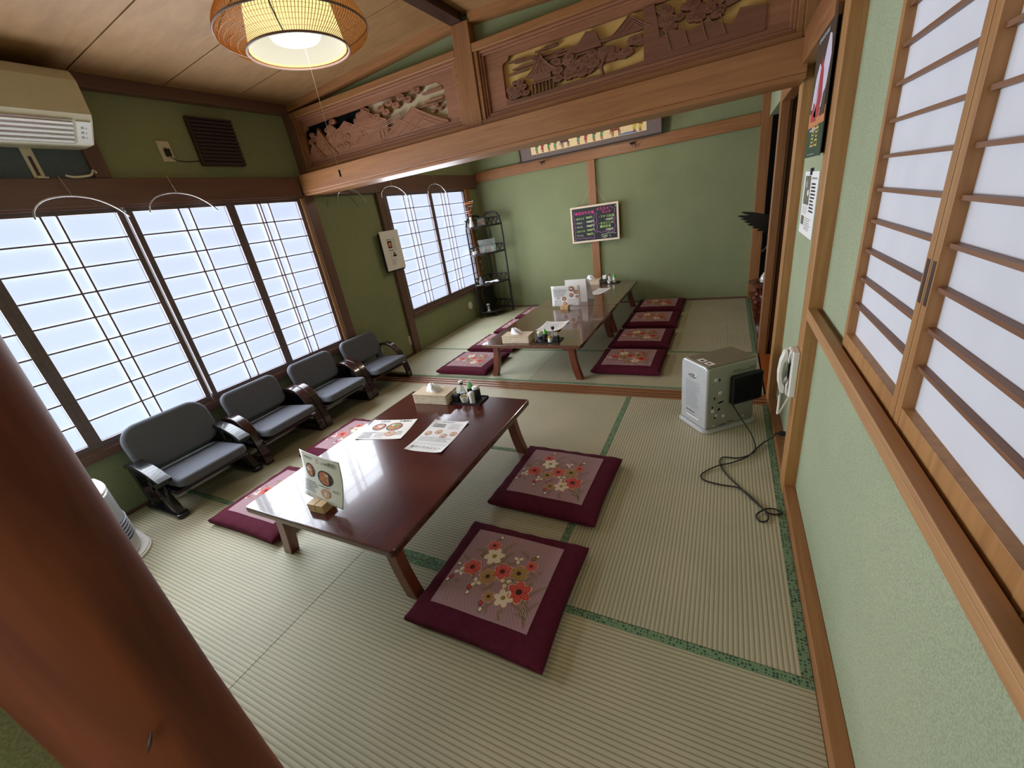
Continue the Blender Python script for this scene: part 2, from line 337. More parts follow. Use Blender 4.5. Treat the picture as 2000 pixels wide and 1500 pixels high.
def thing(name, label, cat, loc=(0, 0, 0), rz=0.0, group=None, rot=None):
    o = bpy.data.objects.new(name, None); COL.objects.link(o); o.empty_display_size = 0.1
    o.location = loc; o.rotation_euler = rot if rot else (0, 0, rz)
    o['label'] = label; o['category'] = cat
    if group: o['group'] = group
    return o
def tag(o, label, cat, group=None):
    o['label'] = label; o['category'] = cat
    if group: o['group'] = group
    return o
def struct(o): o['kind'] = 'structure'; return o
def dup(root, loc, rz, label, group=None):
    r = root.copy(); COL.objects.link(r); r.location = loc; r.rotation_euler = (0, 0, rz); r['label'] = label
    if group: r['group'] = group
    for ch in [c for c in root.children]:
        c = ch.copy(); COL.objects.link(c); c.parent = r
        for g in ch.children:
            d = g.copy(); COL.objects.link(d); d.parent = c
            for h in g.children:
                e = h.copy(); COL.objects.link(e); e.parent = d
    return r
_tc = {}
def text_geo(body, size, bold_=False):
    if (body, size, bold_) in _tc: return _tc[(body, size, bold_)]
    cu = bpy.data.curves.new('t', 'FONT'); cu.body = body; cu.size = size; cu.align_x = 'LEFT'; cu.align_y = 'BOTTOM'; cu.resolution_u = 2; cu.offset = 0
    o = bpy.data.objects.new('t', cu); COL.objects.link(o)
    dg = bpy.context.evaluated_depsgraph_get(); me = bpy.data.meshes.new_from_object(o.evaluated_get(dg))
    r = ([v.co.copy() for v in me.vertices], [tuple(p.vertices) for p in me.polygons])
    bpy.data.objects.remove(o); bpy.data.curves.remove(cu); bpy.data.meshes.remove(me)
    _tc[(body, size, bold_)] = r
    return r
def add_text(mb, body, size, org, ux, uy, mi, bold=0):
    # org: 3D corner, ux/uy: unit 3D vectors
    vs, fs = text_geo(body, size, bold > 1); org, ux, uy = Vector(org), Vector(ux), Vector(uy)
    mb.add([org+ux*v.x+uy*v.y for v in vs], fs, mi)
    nb_ = ux.cross(uy).normalized()*.0002
    for k in range(min(bold, 2)): mb.add([org+nb_*(k+1)+ux*(v.x+size*0.022*(k+1))+uy*v.y for v in vs], fs, mi)
def disc(mb, c, rx, ry, ux, uy, mi, n=16, off=0):
    c, ux, uy = Vector(c), Vector(ux), Vector(uy); nrm = ux.cross(uy).normalized()*off
    mb.add([c+nrm+ux*(rx*math.cos(2*PI*i/n))+uy*(ry*math.sin(2*PI*i/n)) for i in range(n)], [tuple(range(n))], mi)
def strip(mb, p, q, w_, ux, uy, mi, off=0):
    # thin printed line from p to q given in (u,v) of a plane at origin O
    pass
def rrect(w_, h, r, n=5, cx=0, cy=0):
    out = []
    for qx, qy, a0 in ((1, 1, 0), (-1, 1, 90), (-1, -1, 180), (1, -1, 270)):
        for i in range(n+1):
            a = math.radians(a0+90*i/n); out.append((cx+qx*(w_/2-r)+r*math.cos(a), cy+qy*(h/2-r)+r*math.sin(a)))
    return out

# =================================================================== SETTING
XL, XR, YB, YW = -3.28, 0.345, 2.83, 5.72
struct(MB().box(-3.4, 1.6, -1.6, 5.9, -0.16, -0.055).build('floor', 'darkY'))
trim_n = [0]
def trim(mb, mats, **kw):
    trim_n[0] += 1
    return struct(mb.build('trim_%d' % trim_n[0], mats, **kw))

# --- left wall with two window openings
L = MB()
L.box(-3.40, XL, -0.05, 5.80, -0.055, 0.40)
L.box(-3.40, XL, -0.05, 5.80, 1.76, 2.75)
L.box(-3.40, XL, 2.70, 3.66, 0.40, 1.76); L.box(-3.40, XL, 5.40, 5.80, 0.40, 1.76); L.box(-3.40, XL, -0.05, 0.06, 0.40, 1.76)
struct(L.build('wall_left', 'green'))
# --- back wall
struct(MB().box(-3.40, 1.3, YW, 5.84, -0.055, 2.75).build('wall_back', 'green'))
# --- right wall
R = MB()
R.box(XR, 0.47, -1.6, 0.26, -0.055, 2.75); R.box(XR, 0.47, 0.26, 1.475, -0.055, 0.84); R.box(XR, 0.47, 0.26, 1.475, 1.84, 2.75)
R.box(XR, 0.47, 1.475, 2.86, -0.055, 2.75); R.box(XR, 0.47, 2.86, 5.84, 1.90, 2.75)
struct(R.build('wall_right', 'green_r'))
# --- near wall of the room (left of the log pillar) and passage wall beside the viewer
struct(MB().box(-3.40, -0.70, -0.06, 0.045, -0.055, 2.75).build('wall_near', 'green'))
struct(MB().box(-0.72, -0.60, -1.6, -0.02, -0.055, 2.75).build('wall_passage', 'green'))
# hall beyond the doorway and alcove shell
H = MB()
H.box(1.20, 1.30, 2.86, 5.84, -0.1, 2.75); H.box(0.47, 1.30, 2.80, 2.90, -0.1, 2.75); H.box(0.345, 1.3, 3.86, 3.90, -0.1, 2.75); H.box(0.345, 1.3, 2.9, 5.8, 2.30, 2.36)
struct(H.build('wall_hall', 'green'))
# ceiling: two shallow slopes of boards meeting at a ridge beam
C = MB()
def slope(x): return 2.43+0.061*(x+3.25) if x < -1.53 else 2.535-0.061*(x+1.53)
ys = [-1.6, -0.93, -0.46, 0.01, 0.48, 0.95, 1.43, 1.90, 2.37, 2.84]
for x0, x1 in ((-3.28, -1.56), (-1.52, 0.345)):
    for a, b in zip(ys[:-1], ys[1:]):
        za, zb = slope(x0), slope(x1); g = 0.004
        C.add([(x0, a+g, za), (x1, a+g, zb), (x1, b-g, zb), (x0, b-g, za), (x0, a+g, za+.012), (x1, a+g, zb+.012), (x1, b-g, zb+.012), (x0, b-g, za+.012)],
              [(0, 1, 2, 3), (7, 6, 5, 4), (0, 4, 5, 1), (1, 5, 6, 2), (2, 6, 7, 3), (3, 7, 4, 0)])
        C.add([(x0, a-.006, za+.008), (x1, a-.006, zb+.008), (x1, a+.006, zb+.008), (x0, a+.006, za+.008)], [(0, 1, 2, 3)], 1)
C.box(-3.4, 0.47, -1.6, 2.86, 2.62, 2.70, 1)
C.box(-3.28, 0.345, 2.86, 5.72, 2.47, 2.55)
struct(C.build('ceiling', ['ceil', 'ridge'], fix=True))
trim(MB().box(-1.585, -1.495, -1.6, 2.775, 2.49, 2.58), 'ridge', bevel=.004)
# cornices
trim(MB().box(XL, -3.21, 0.045, 2.80, 2.365, 2.44), 'darkY', bevel=.004)
cn = MB()
for x0, x1 in ((-3.21, -1.585), (-1.46, 0.30)):
    za, zb = slope(x0), slope(x1)
    cn.add([(x, y, z+d) for x, z in ((x0, za), (x1, zb)) for y in (2.78, 2.86) for d in (-.052, .004)],
           [(0, 1, 3, 2), (4, 6, 7, 5), (0, 4, 5, 1), (2, 3, 7, 6), (0, 2, 6, 4), (1, 5, 7, 3)])
trim(cn, 'timberX')
trim(MB().box(0.27, XR, -1.6, 2.80, 2.36, 2.43), 'timberY')

# --- transom wall between the rooms
tw = MB(); tw.box(-3.28, 0.345, 2.85, 2.91, 2.36, 2.60); struct(tw.build('wall_transom', 'green'))
trim(MB().box(-3.235, 0.30, 2.705, 2.76, 1.788, 1.925), 'timberX', bevel=.004)                 # long beam face
trim(MB().box(-3.235, 0.30, 2.711, 2.93, 1.765, 1.788), 'timberX', bevel=.003)                  # head track below it
trim(MB().box(-3.235, 0.30, 2.76, 2.93, 1.80, 1.935), 'timberX')
trim(MB().box(-1.585, -1.46, 2.77, 2.95, 1.925, 2.49), 'timberZ', bevel=.004)                 # centre post
trim(MB().box(-3.28, -3.195, 2.77, 2.93, 1.925, 2.38), 'darkZ', bevel=.004)
trim(MB().box(0.275, 0.345, 2.77, 2.93, 1.925, 2.42), 'timberZ', bevel=.004)
# --- left wall timbers
trim(MB().box(XL, -3.235, 0.045, 2.70, 1.765, 1.912), 'darkY', bevel=.004)
trim(MB().box(XL, -3.235, 2.93, 5.69, 1.765, 1.93), 'darkY', bevel=.004)
trim(MB().box(XL, -3.225, 2.69, 2.795, 0.0, 1.765), 'darkZ', bevel=.004)  # back-lit shade of this and the next post put into darker timber
trim(MB().box(XL, -3.24, 3.60, 3.71, 0.0, 1.765), 'darkZ', bevel=.004)
trim(MB().box(XL, -3.24, 5.36, 5.46, 0.0, 1.765), 'timberZ', bevel=.004)
trim(MB().box(XL, -3.245, 1.35, 1.43, 1.912, 2.365), 'darkZ', bevel=.006)
struct(MB().box(XL, -3.272, 0.06, 1.35, 1.912, 2.365).build('trim_panel', 'backgrey'))
# --- back wall timbers
trim(MB().box(-3.235, 0.27, 5.675, YW, 1.83, 1.955), 'timberX', bevel=.004)
trim(MB().box(-1.615, -1.51, 5.685, YW, 0.0, 1.83), 'timberZ', bevel=.003)
trim(MB().box(0.271, 0.375, 5.66, YW, 0.0, 2.30), 'timberZ', bevel=.003)
struct(MB().box(-3.28, 0.26, 5.70, YW, 0.0, 0.018).build('baseboard_back', 'darkX'))
struct(MB().box(XL, -3.262, 0.1, 2.69, 0.0, 0.018).box(XL, -3.262, 2.80, 3.60, 0.0, 0.018).build('baseboard_left', 'darkY'))
# --- right wall timbers
struct(MB().box(0.30, XR, -1.6, 1.882, -0.05, 0.05).box(0.30, XR, 1.99, 2.84, -0.05, 0.05).build('baseboard_right', 'timberY', bevel=.003))
trim(MB().box(0.297, 0.36, 1.88, 1.992, -0.05, 2.37), 'midZ', bevel=.004)                  # pillar by the intercom
trim(MB().box(0.30, 0.47, 2.83, 2.95, -0.05, 1.90), 'midZ', bevel=.004)                    # door jamb, near
trim(MB().box(0.29, 0.345, 3.77, 3.86, -0.05, 2.3), 'timberZ', bevel=.004)                     # door jamb, far
trim(MB().box(0.29, 0.36, 2.95, 3.77, 1.80, 1.90), 'timberY', bevel=.004)
trim(MB().box(0.275, XR, 1.99, 2.77, 1.82, 1.95), 'timberY', bevel=.004)
trim(MB().box(0.275, XR, -1.6, 1.88, 1.84, 1.97), 'timberY', bevel=.004)
# window sill rail of the right window with its two tracks
sl = MB(); sl.box(0.297, 0.47, 0.20, 1.88, 0.845, 0.872); sl.box(0.297, 0.326, 0.20, 1.88, 0.872, 0.887); sl.box(0.40, 0.47, 0.20, 1.475, 0.872, 0.887)
trim(sl, 'lightY', bevel=.002)
trim(MB().box(0.326, 0.338, 0.20, 1.475, 0.8721, 0.876), 'darkY')
trim(MB().box(0.30, 0.47, 0.26, 1.475, 1.79, 1.84), 'timberY')
struct(MB().box(0.42, 0.46, 0.26, 1.475, 0.885, 1.80).build('trim_opening_back', 'void'))  # black board added to stand for the darkness of the open slot
# --- threshold with three grooves
th = MB()
for i in range(4): th.box(-3.23, 0.30, 2.80+i*0.045, 2.823+i*0.045, -0.05, 0.0, 0)
th.box(-3.23, 0.30, 2.79, 2.97, -0.05, -0.006, 1)
trim(th, ['timberX', 'darkX'])
# --- hall floor, far door and alcove
struct(MB().box(0.30, 1.2, 2.95, 3.77, -0.055, -0.004).build('floor_hall', 'orangefl'))
dr = struct(MB().box(0.347, 0.36, 3.80, 3.855, -0.03, 1.80).box(0.37, 1.18, 3.815, 3.845, -0.03, 1.80, 1).build('door_1', ['lightZ', 'doorred']))
MB().box(0.40, 0.43, 3.808, 3.816, 0.55, 0.66).build('door_pull', 'chrome', dr)
al = MB(); al.box(0.285, 1.2, 3.86, 5.72, -0.05, 0.085); struct(al.build('floor_alcove', 'alcove', bevel=.004))
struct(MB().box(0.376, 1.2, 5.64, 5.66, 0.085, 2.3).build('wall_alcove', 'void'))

# --- window frames of the left wall
def window_frame(n, y0, y1):
    m = MB()
    m.box(XL-.06, -3.232, y0, y1, 0.405, 0.455, 0); m.box(XL-.03, -3.242, y0, y1, 0.455, 0.47, 1); m.box(XL-.06, -3.24, y0, y1, 1.752, 1.766, 1)
    m.box(XL-.06, -3.235, y1-.03, y1, 0.455, 1.75, 2)  # lit edge of the jamb put into a paler timber colour
    return struct(m.build('window_%d' % n, ['darkY', 'darkY', 'lightZ'], bevel=.002))
window_frame(1, 0.05, 2.69); window_frame(2, 3.71, 5.36)

def shoji(y0, y1, bars, label, dx=0.0):
    t = thing('shoji_screen', label, 'shoji screen', (-3.26, y0, 0.47), 0, 'backlit shoji screens along the window side')
    W_ = y1-y0; H_ = 1.28; s = 0.032
    f = MB(); f.box(-.016+dx, .014+dx, 0, s, 0, H_); f.box(-.016+dx, .014+dx, W_-s, W_, 0, H_)
    f.box(-.014+dx, .012+dx, s, W_-s, 0, 0.032); f.box(-.014+dx, .012+dx, s, W_-s, H_-0.022, H_)
    f.build('frame', 'latt', t, bevel=.0015)
    l = MB()
    for i in range(1, 9): z = .032+(H_-.054)*i/9; l.box(0.0+dx, .010+dx, s, W_-s, z-.0042, z+.0042)
    for b in bars: l.box(.001+dx, .011+dx, b-y0-.0045, b-y0+.0045, .032, H_-.022)
    l.build('lattice', 'latt', t)
    MB().box(-.0135+dx, -.0115+dx, s, W_-s, .032, H_-.022).build('paper', 'paper_lit', t)
    return t
shoji(0.08, 0.735, [0.37, 0.44], 'shoji screen at the left end of the window, mostly hidden by the log pillar')
shoji(0.735, 1.40, [1.031, 1.098], 'wide backlit shoji screen behind the nearest low chair')
shoji(1.415, 2.055, [1.707, 1.774], 'backlit shoji screen behind the second and third low chairs')
shoji(2.055, 2.66, [2.267, 2.293, 2.363], 'right-hand backlit shoji screen of the front room, above the farthest low chair')
shoji(3.715, 4.53, [4.025, 4.103, 4.165], 'backlit shoji screen in the back room beside the pinned notice')
shoji(4.53, 5.325, [4.765, 4.834, 4.915], 'backlit shoji screen in the back room behind the black corner rack')

def shoji_r(y0, y1, label, lips):
    t = thing('shoji_screen', label, 'shoji screen', (0.332, y0, 0.8721), 0, 'sliding shoji screens of the right-hand window')
    W_ = y1-y0; H_ = 0.93; s = 0.024
    f = MB(); f.box(0, .03, 0, s, 0.004, H_); f.box(0, .03, W_-s, W_, 0.004, H_); f.box(0.001, .029, s, W_-s, 0.004, .052); f.box(.001, .029, s, W_-s, H_-.03, H_)
    f.build('frame', 'midZ', t, bevel=.001)
    l = MB()
    z = 1.0135-.8721
    while z < H_-.03: l.box(.008, .020, s, W_-s, z-.004, z+.004); z += .0748
    l.build('lattice', 'munt', t)
    MB().box(.021, .023, s, W_-s, .05, H_-.03).build('paper', 'paper', t)
    yy = .004 if lips == 0 else W_-.020
    MB().box(-.0006, .002, yy, yy+.013, 1.13-.8721, 1.21-.8721).build('finger_pull', 'ridge', t)
    return t
shoji_r(1.003, 1.476, 'far sliding shoji screen of the right window, next to the pillar', 0)
shoji_r(0.530, 1.000, 'near sliding shoji screen of the right window, cut by the photo edge', 1)

# --- log pillar at the near left
pl = MB(); prof = []
pts = []
for i in range(15):
    z = -0.05+2.65*i/14; pts.append((z, 0.0735+0.004*math.sin(i*0.9)-0.003*i/14))
vs = []; fs = []; sg = 40
for i, (z, r) in enumerate(pts):
    for k in range(sg):
        a = 2*PI*k/sg; rr = r*(1+0.018*math.sin(3*a+z)+0.010*math.sin(7*a+1.3*z)); vs.append((rr*math.cos(a), rr*math.sin(a), z))
for i in range(len(pts)-1):
    for k in range(sg): fs.append((i*sg+k, i*sg+(k+1) % sg, (i+1)*sg+(k+1) % sg, (i+1)*sg+k))
pl.add(vs, fs)
PX, PY = -0.598, 0.047
tag(pl.build('log_pillar', 'pillar', None, (PX, PY, 0), smooth=60), 'thick polished red-brown log pillar filling the lower left foreground', 'pillar')
kn = MB()
kn.tube([((.0752)*math.cos(-.34+.16*i/7), (.0752)*math.sin(-.34+.16*i/7), .925+.022*i/7) for i in range(8)], [.0006, .0014, .0020, .0024, .0024, .0020, .0012, .0005], 6)
kn.build('dark_nick', 'ridge', [o for o in COL.objects if o.name.startswith('log_pillar')][0])

# --- tatami mats
def mat_(x0, x1, y0, y1, axis, edges, label, paler=False):
    t = thing('tatami_mat', label, 'tatami mat', ((x0+x1)/2, (y0+y1)/2, -0.05))
    cx, cy = (x0+x1)/2, (y0+y1)/2; g = .0015; h = .032
    a = MB().box(x0-cx+g, x1-cx-g, y0-cy+g, y1-cy-g, 0, .0496).build('woven_surface', ('rush'+axis+('f' if paler else '')), t)
    for e in edges:
        b = MB()
        if e == 'S': b.box(x0-cx+g, x1-cx-g, y0-cy+g, y0-cy+h, .0497, .0506)
        if e == 'N': b.box(x0-cx+g, x1-cx-g, y1-cy-h, y1-cy-g, .0497, .0506)
        if e == 'W': b.box(x0-cx+g, x0-cx+h, y0-cy+g, y1-cy-g, .0497, .0506)
        if e == 'E': b.box(x1-cx-h, x1-cx-g, y0-cy+g, y1-cy-g, .0497, .0506)
        b.build('border_cloth', 'heri', t)
mat_(-.60, .30, .995, 2.80, 'Y', 'WE', 'tatami mat along the right wall carrying the silver heater')
mat_(-1.49, .30, .10, .995, 'X', 'N', 'tatami mat across the bottom centre of the photo, under the nearest cushion')
mat_(-3.26, -1.49, .10, .995, 'X', 'N', 'tatami mat at bottom left, left of the seam running under the near table')
mat_(-2.42, -.60, .995, 1.915, 'X', 'S', 'tatami mat under the near half of the near table')
mat_(-2.42, -.60, 1.915, 2.80, 'X', 'S', 'tatami mat under the far end of the near table, by the threshold')
mat_(-3.26, -2.42, .995, 2.80, 'Y', 'WE', 'tatami mat under the row of low grey chairs')
mat_(-3.24, -1.50, 2.97, 3.79, 'X', 'SN', 'tatami mat just past the threshold on the window side', True)
mat_(-1.50, .29, 2.97, 3.79, 'X', 'SN', 'tatami mat just past the threshold, behind the silver heater')
mat_(-.66, .285, 3.79, 5.70, 'Y', 'E', 'tatami mat in the far right corner, under the row of four cushions')
mat_(-1.95, -.66, 3.79, 5.70, 'Y', '', 'tatami mat under the farther long table of the back room')
mat_(-3.26, -1.95, 3.79, 5.70, 'Y', '', 'pale tatami mat in the far left corner, in front of the black rack', True)
struct(MB().box(-.60, .30, -1.6, .10, -0.055, 0.0).build('floor_passage', 'rushY'))

# =================================================================== LOW TABLES
def make_table(loc, label, w_, l_, lac, apron=True):
    t = thing('low_table', label, 'low table', loc, 0, 'low lacquered dining tables')
    h = .33; th_ = .032
    m = MB(); m.prism(rrect(w_, l_, .018, 3), h-th_, h)
    m.build('tabletop', lac, t, bevel=.006, seg=3)
    for sy in (-1, 1):
        a = MB()
        y = sy*(l_/2-.085)
        pts_ = [(-w_/2+.07, h-th_), (w_/2-.07, h-th_), (w_/2-.08, h-th_-.045), (w_/2-.16, h-th_-.04), (w_/2-.22, h-th_-.018), (-w_/2+.22, h-th_-.018), (-w_/2+.16, h-th_-.04), (-w_/2+.08, h-th_-.045)]
        a.prism(pts_, y-.011, y+.011, 'XZ'); a.build('apron', 'legwood', t, bevel=.002)
        for sx in (-1, 1):
            g = MB(); prof = [(0, .298), (.004, .24), (.010, .18), (.020, .12), (.034, .06), (.052, 0.0)]
            x0 = sx*(w_/2-.105)
            left = [(x0+sx*(d-.030), z) for d, z in prof]; right = [(x0+sx*(d+.030-.006*(z/.3)), z) for d, z in prof]
            g.prism(left+right[::-1], y-.024, y+.024, 'XZ'); g.build('leg', 'legwood', t, bevel=.004, smooth=35)
    return t
make_table((-1.475, 1.385, 0), 'red-brown lacquered low table in the foreground with two menus lying on it', .905, 1.265, 'lacquer')
make_table((-1.46, 3.645, 0), 'brown glossy low table in the middle of the photo, just past the threshold', .93, 1.30, 'lacquer2')
make_table((-1.46, 4.935, 0), 'brown glossy low table end to end with the middle one, up against the back wall', .93, 1.265, 'lacquer2')

# =================================================================== FLOOR CUSHIONS
CW, CL = .572, .545
def ch(x, y):
    # height of the top face of the cushion above its mid-line
    u, v = abs(2*x/CW), abs(2*y/CL)
    e = max(0, (1-u**3.2))*max(0, (1-v**3.2))
    return .004+.034*e**.30+.0015*math.sin(22*x+9*y)*e
def make_cushion(loc, label, group, rz=0):
    t = thing('floor_cushion', label, 'floor cushion', loc, rz, group)
    n = 36; vs = []; fs = []
    def wob(u, v):
        x, y = u*CW/2, v*CL/2
        # concave sides with slightly drawn-out corner ears
        x *= 1-.035*(1-v*v); y *= 1-.035*(1-u*u)
        return x, y
    gu = [math.sin(PI/2*(2*i/n-1)) for i in range(n+1)]
    for side in (1, -1):
        for j in range(n+1):
            for i in range(n+1):
                x, y = wob(gu[i], gu[j]); z = ch(gu[i]*CW/2, gu[j]*CL/2)
                if abs(gu[i]) > .999 or abs(gu[j]) > .999: z = 0
                r = .0022*math.sin(60*x)*(abs(gu[j])**6)+.0022*math.sin(60*y)*(abs(gu[i])**6)
                vs.append((x, y, .030+(z+r if side > 0 else -min(z*1.25, .0298))))
    N_ = (n+1)*(n+1)
    for s_ in (0, 1):
        for j in range(n):
            for i in range(n):
                a = s_*N_+j*(n+1)+i; q = (a, a+1, a+n+2, a+n+1); fs.append(q if s_ == 0 else q[::-1])
    b = MB(); b.add(vs, fs); body = b.build('cushion_body', 'maroon', t, smooth=80)
    for sx in (-1, 1):
        for sy in (-1, 1):
            q = MB(); q.tube([(sx*CW*.485, sy*CL*.485, .032), (sx*CW*.492, sy*CL*.492, .035), (sx*CW*.500, sy*CL*.501, .033)], [.006, .005, .003], 5); q.build('corner_tassel', 'maroon', t)
    # pink twill patch
    PWd, PLn, ox, oy = .413, .40, -.007, .010
    p = MB(); n2 = 24; vs = []; fs = []
    for j in range(n2+1):
        for i in range(n2+1):
            x = ox-PWd/2+PWd*i/n2; y = oy-PLn/2+PLn*j/n2; vs.append((x, y, .0312+ch(x, y)))
    for j in range(n2):
        for i in range(n2): a = j*(n2+1)+i; fs.append((a, a+1, a+n2+2, a+n2+1))
    p.add(vs, fs); patch = p.build('pink_patch', 'pink', t, smooth=80, fix=False)
    patch['label'] = 'pink diagonal-twill patch'
    # embroidery
    em = MB()
    def z_(x, y, k): return .0316+ch(x, y)+.0004*k
    def blob(pts_, mi, k, cx, cy):
        vs = [(cx, cy, z_(cx, cy, k))]+[(x, y, z_(x, y, k)) for x, y in pts_]; m_ = len(pts_)
        em.add(vs, [(0, 1+i, 1+(i+1) % m_) for i in range(m_)], mi)
    def flower(cx, cy, r, mi, pet=6, ph=.3):
        for k, (sc_, mm) in enumerate(((1.12, 4), (1.0, mi))):
            for q in range(pet):
                a = ph+2*PI*q/pet; P = []
                for s_ in range(9):
                    b_ = PI*s_/8; rr = .52+.48*math.sin(b_)**1.1
                    off = (s_/8-.5)*1.25*(1+.0*mm)
                    P.append((cx+r*sc_*rr*math.cos(a+off), cy+r*sc_*rr*math.sin(a+off)))
                blob(P, mm, 1+k*1.3+.1*(q % 2), cx, cy)
        if r > .024:
            for q in range(pet):
                a = ph+2*PI*q/pet
                for e in (-.22, .22):
                    P = [(cx+r*d*math.cos(a+e*(1-d)*2), cy+r*d*math.sin(a+e*(1-d)*2)) for d in (.35, .62, .86)]
                    for (xa, ya), (xb, yb) in zip(P[:-1], P[1:]):
                        nx, ny = -(yb-ya), (xb-xa); L_ = math.hypot(nx, ny); nx, ny = nx/L_*.0006, ny/L_*.0006
                        em.add([(xa-nx, ya-ny, z_(xa, ya, 3.6)), (xa+nx, ya+ny, z_(xa, ya, 3.6)), (xb+nx, yb+ny, z_(xb, yb, 3.6)), (xb-nx, yb-ny, z_(xb, yb, 3.6))], [(0, 1, 2, 3)], 4)
            blob([(cx+r*.26*math.cos(2*PI*i/10), cy+r*.26*math.sin(2*PI*i/10)) for i in range(10)], 5 if mi != 1 else 2, 4.4, cx, cy)
    def leaf(P, wd=.0042):
        # smooth a polyline
        Q = []
        for i in range(len(P)-1):
            p0 = P[max(i-1, 0)]; p1 = P[i]; p2 = P[i+1]; p3 = P[min(i+2, len(P)-1)]
            for s_ in range(5):
                u = s_/5
                Q.append(tuple(.5*((2*p1[d])+(-p0[d]+p2[d])*u+(2*p0[d]-5*p1[d]+4*p2[d]-p3[d])*u*u+(-p0[d]+3*p1[d]-3*p2[d]+p3[d])*u**3) for d in (0, 1)))
        Q.append(P[-1]); m_ = len(Q)
        for mi, k, ww in ((5, .3, 1.55), (4, .8, 1.1), (3, 1.2, .62)):
            for i in range(m_-1):
                (xa, ya), (xb, yb) = Q[i], Q[i+1]; L_ = math.hypot(xb-xa, yb-ya)+1e-9
                nx, ny = -(yb-ya)/L_, (xb-xa)/L_
                wa = wd*ww*(math.sin(PI*min(1, (i+.6)/m_*1.0))**.7); wb = wd*ww*(math.sin(PI*min(1, (i+1.6)/m_))**.7) if i < m_-2 else 0
                em.add([(xa-nx*wa, ya-ny*wa, z_(xa, ya, k)), (xa+nx*wa, ya+ny*wa, z_(xa, ya, k)), (xb+nx*wb, yb+ny*wb, z_(xb, yb, k)), (xb-nx*wb, yb-ny*wb, z_(xb, yb, k))], [(0, 1, 2, 3)], mi)
    for l in [[(.187,-.186),(.168,-.133),(.158,-.058),(.211,.007)],[(.185,-.182),(.172,-.122),(.2,-.071)],[(.18,-.166),(.152,-.129),(.103,-.113)],[(.175,-.159),(.16,-.146),(.134,-.148)],[(-.012,.048),(-.03,.111),(-.001,.171)],[(-.094,.078),(-.127,.087),(-.162,.077)],[(-.007,.049),(-.007,.08),(.015,.113)],[(.083,.091),(.067,.117),(.035,.129)],[(.117,.036),(.134,.031),(.157,.022)],[(.149,.041),(.16,.051),(.168,.056)],[(-.152,.021),(-.173,.027),(-.197,.039)],[(.029,-.182),(.019,-.151),(.037,-.135)],[(.091,-.188),(.077,-.165),(.087,-.138)],[(-.096,-.063),(-.101,-.027),(-.081,-.005)],[(.003,-.052),(-.013,-.079),(-.039,-.097)],[(-.15,-.098),(-.153,-.076)],[(.143,-.108),(.14,-.028),(.147,.001)],[(-.03,.06),(.02,.05),(.06,.07)],[(-.08,-.01),(-.02,.04),(.05,-.01)],[(.05,-.02),(.10,-.01),(.14,.02)]]:
        leaf([(x+ox, y+oy) for x, y in l])
    for k, x, y in [('w',-.077,.177),('w',.118,.124),('w',-.189,-.009),('w',-.195,-.094),('w',-.082,-.123),('w',.003,-.17),('G',.107,.105),('G',-.113,.062),('R',-.185,-.078),('R',-.087,-.099),('R',-.008,-.147),('G',-.086,.155)]:
        mi = {'w': 1, 'G': 2, 'R': 0}[k]; x += ox; y += oy
        for s_, mm, kk in ((1.35, 5, .8), (1.0, mi, 1.6)):
            blob([(x+.0068*s_*math.cos(2*PI*i/10), y+.0088*s_*math.sin(2*PI*i/10)) for i in range(10)], mm, kk, x, y)
    for i, (k, x, y, r) in enumerate([('G',-.039,-.032,.035),('G',.078,.018,.036),('R',-.089,.123,.029),('R',-.124,-.01,.039),('R',.009,.007,.039),('R',.111,.067,.025),('G',.009,-.114,.024),('w',.049,.08,.02),('w',-.165,-.045,.022),('w',-.072,-.072,.021),('w',.044,-.038,.024),('W',-.061,.069,.042),('W',.067,-.102,.037),('R',.114,-.06,.047)]):
        flower(x+ox, y+oy, r*1.02, {'R': 0, 'W': 1, 'w': 1, 'G': 2}[k], 3 if k == 'w' else 6, i*.7)
    em.build('embroidered_flowers', ['stR', 'stW', 'stG', 'stL', 'stO', 'stD'], patch, fix=False)
    return t
G1 = 'maroon floor cushions around the front table'; G2 = 'maroon floor cushions beside the back tables'
cush = make_cushion((-.742, .985, 0), 'maroon cushion nearest the camera with red, white and gold embroidered flowers', G1)
for x, y, rz, lb, g in (
    (-.748, 1.672, -.02, 'maroon flowered cushion lying by the far right leg of the front table', G1),
    (-2.275, 1.085, .01, 'maroon cushion half under the window-side near corner of the front table', G1),
    (-2.335, 1.745, .01, 'maroon cushion half under the window-side edge of the front table, farther one', G1),
    (-.70, 3.45, 0, 'first maroon cushion of the right-hand row, nearest the threshold', G2),
    (-.70, 4.08, 0, 'second maroon cushion from the threshold in the right-hand row', G2),
    (-.70, 4.74, 0, 'third maroon cushion from the threshold in the right-hand row', G2),
    (-.70, 5.38, 0, 'last maroon cushion of the right-hand row, against the back wall', G2),
    (-2.245, 3.30, .0, 'maroon cushion beside the window-side front leg of the middle table', G2),
    (-2.26, 3.93, .0, 'second maroon cushion on the window side of the middle table, partly hidden', G2),
    (-2.26, 4.57, .0, 'maroon cushion on the window side, level with the joint of the back tables', G2),
    (-2.26, 5.20, .0, 'maroon cushion on the window side nearest the black rack', G2)):
    dup(cush, (x, y, 0), rz, lb, g)

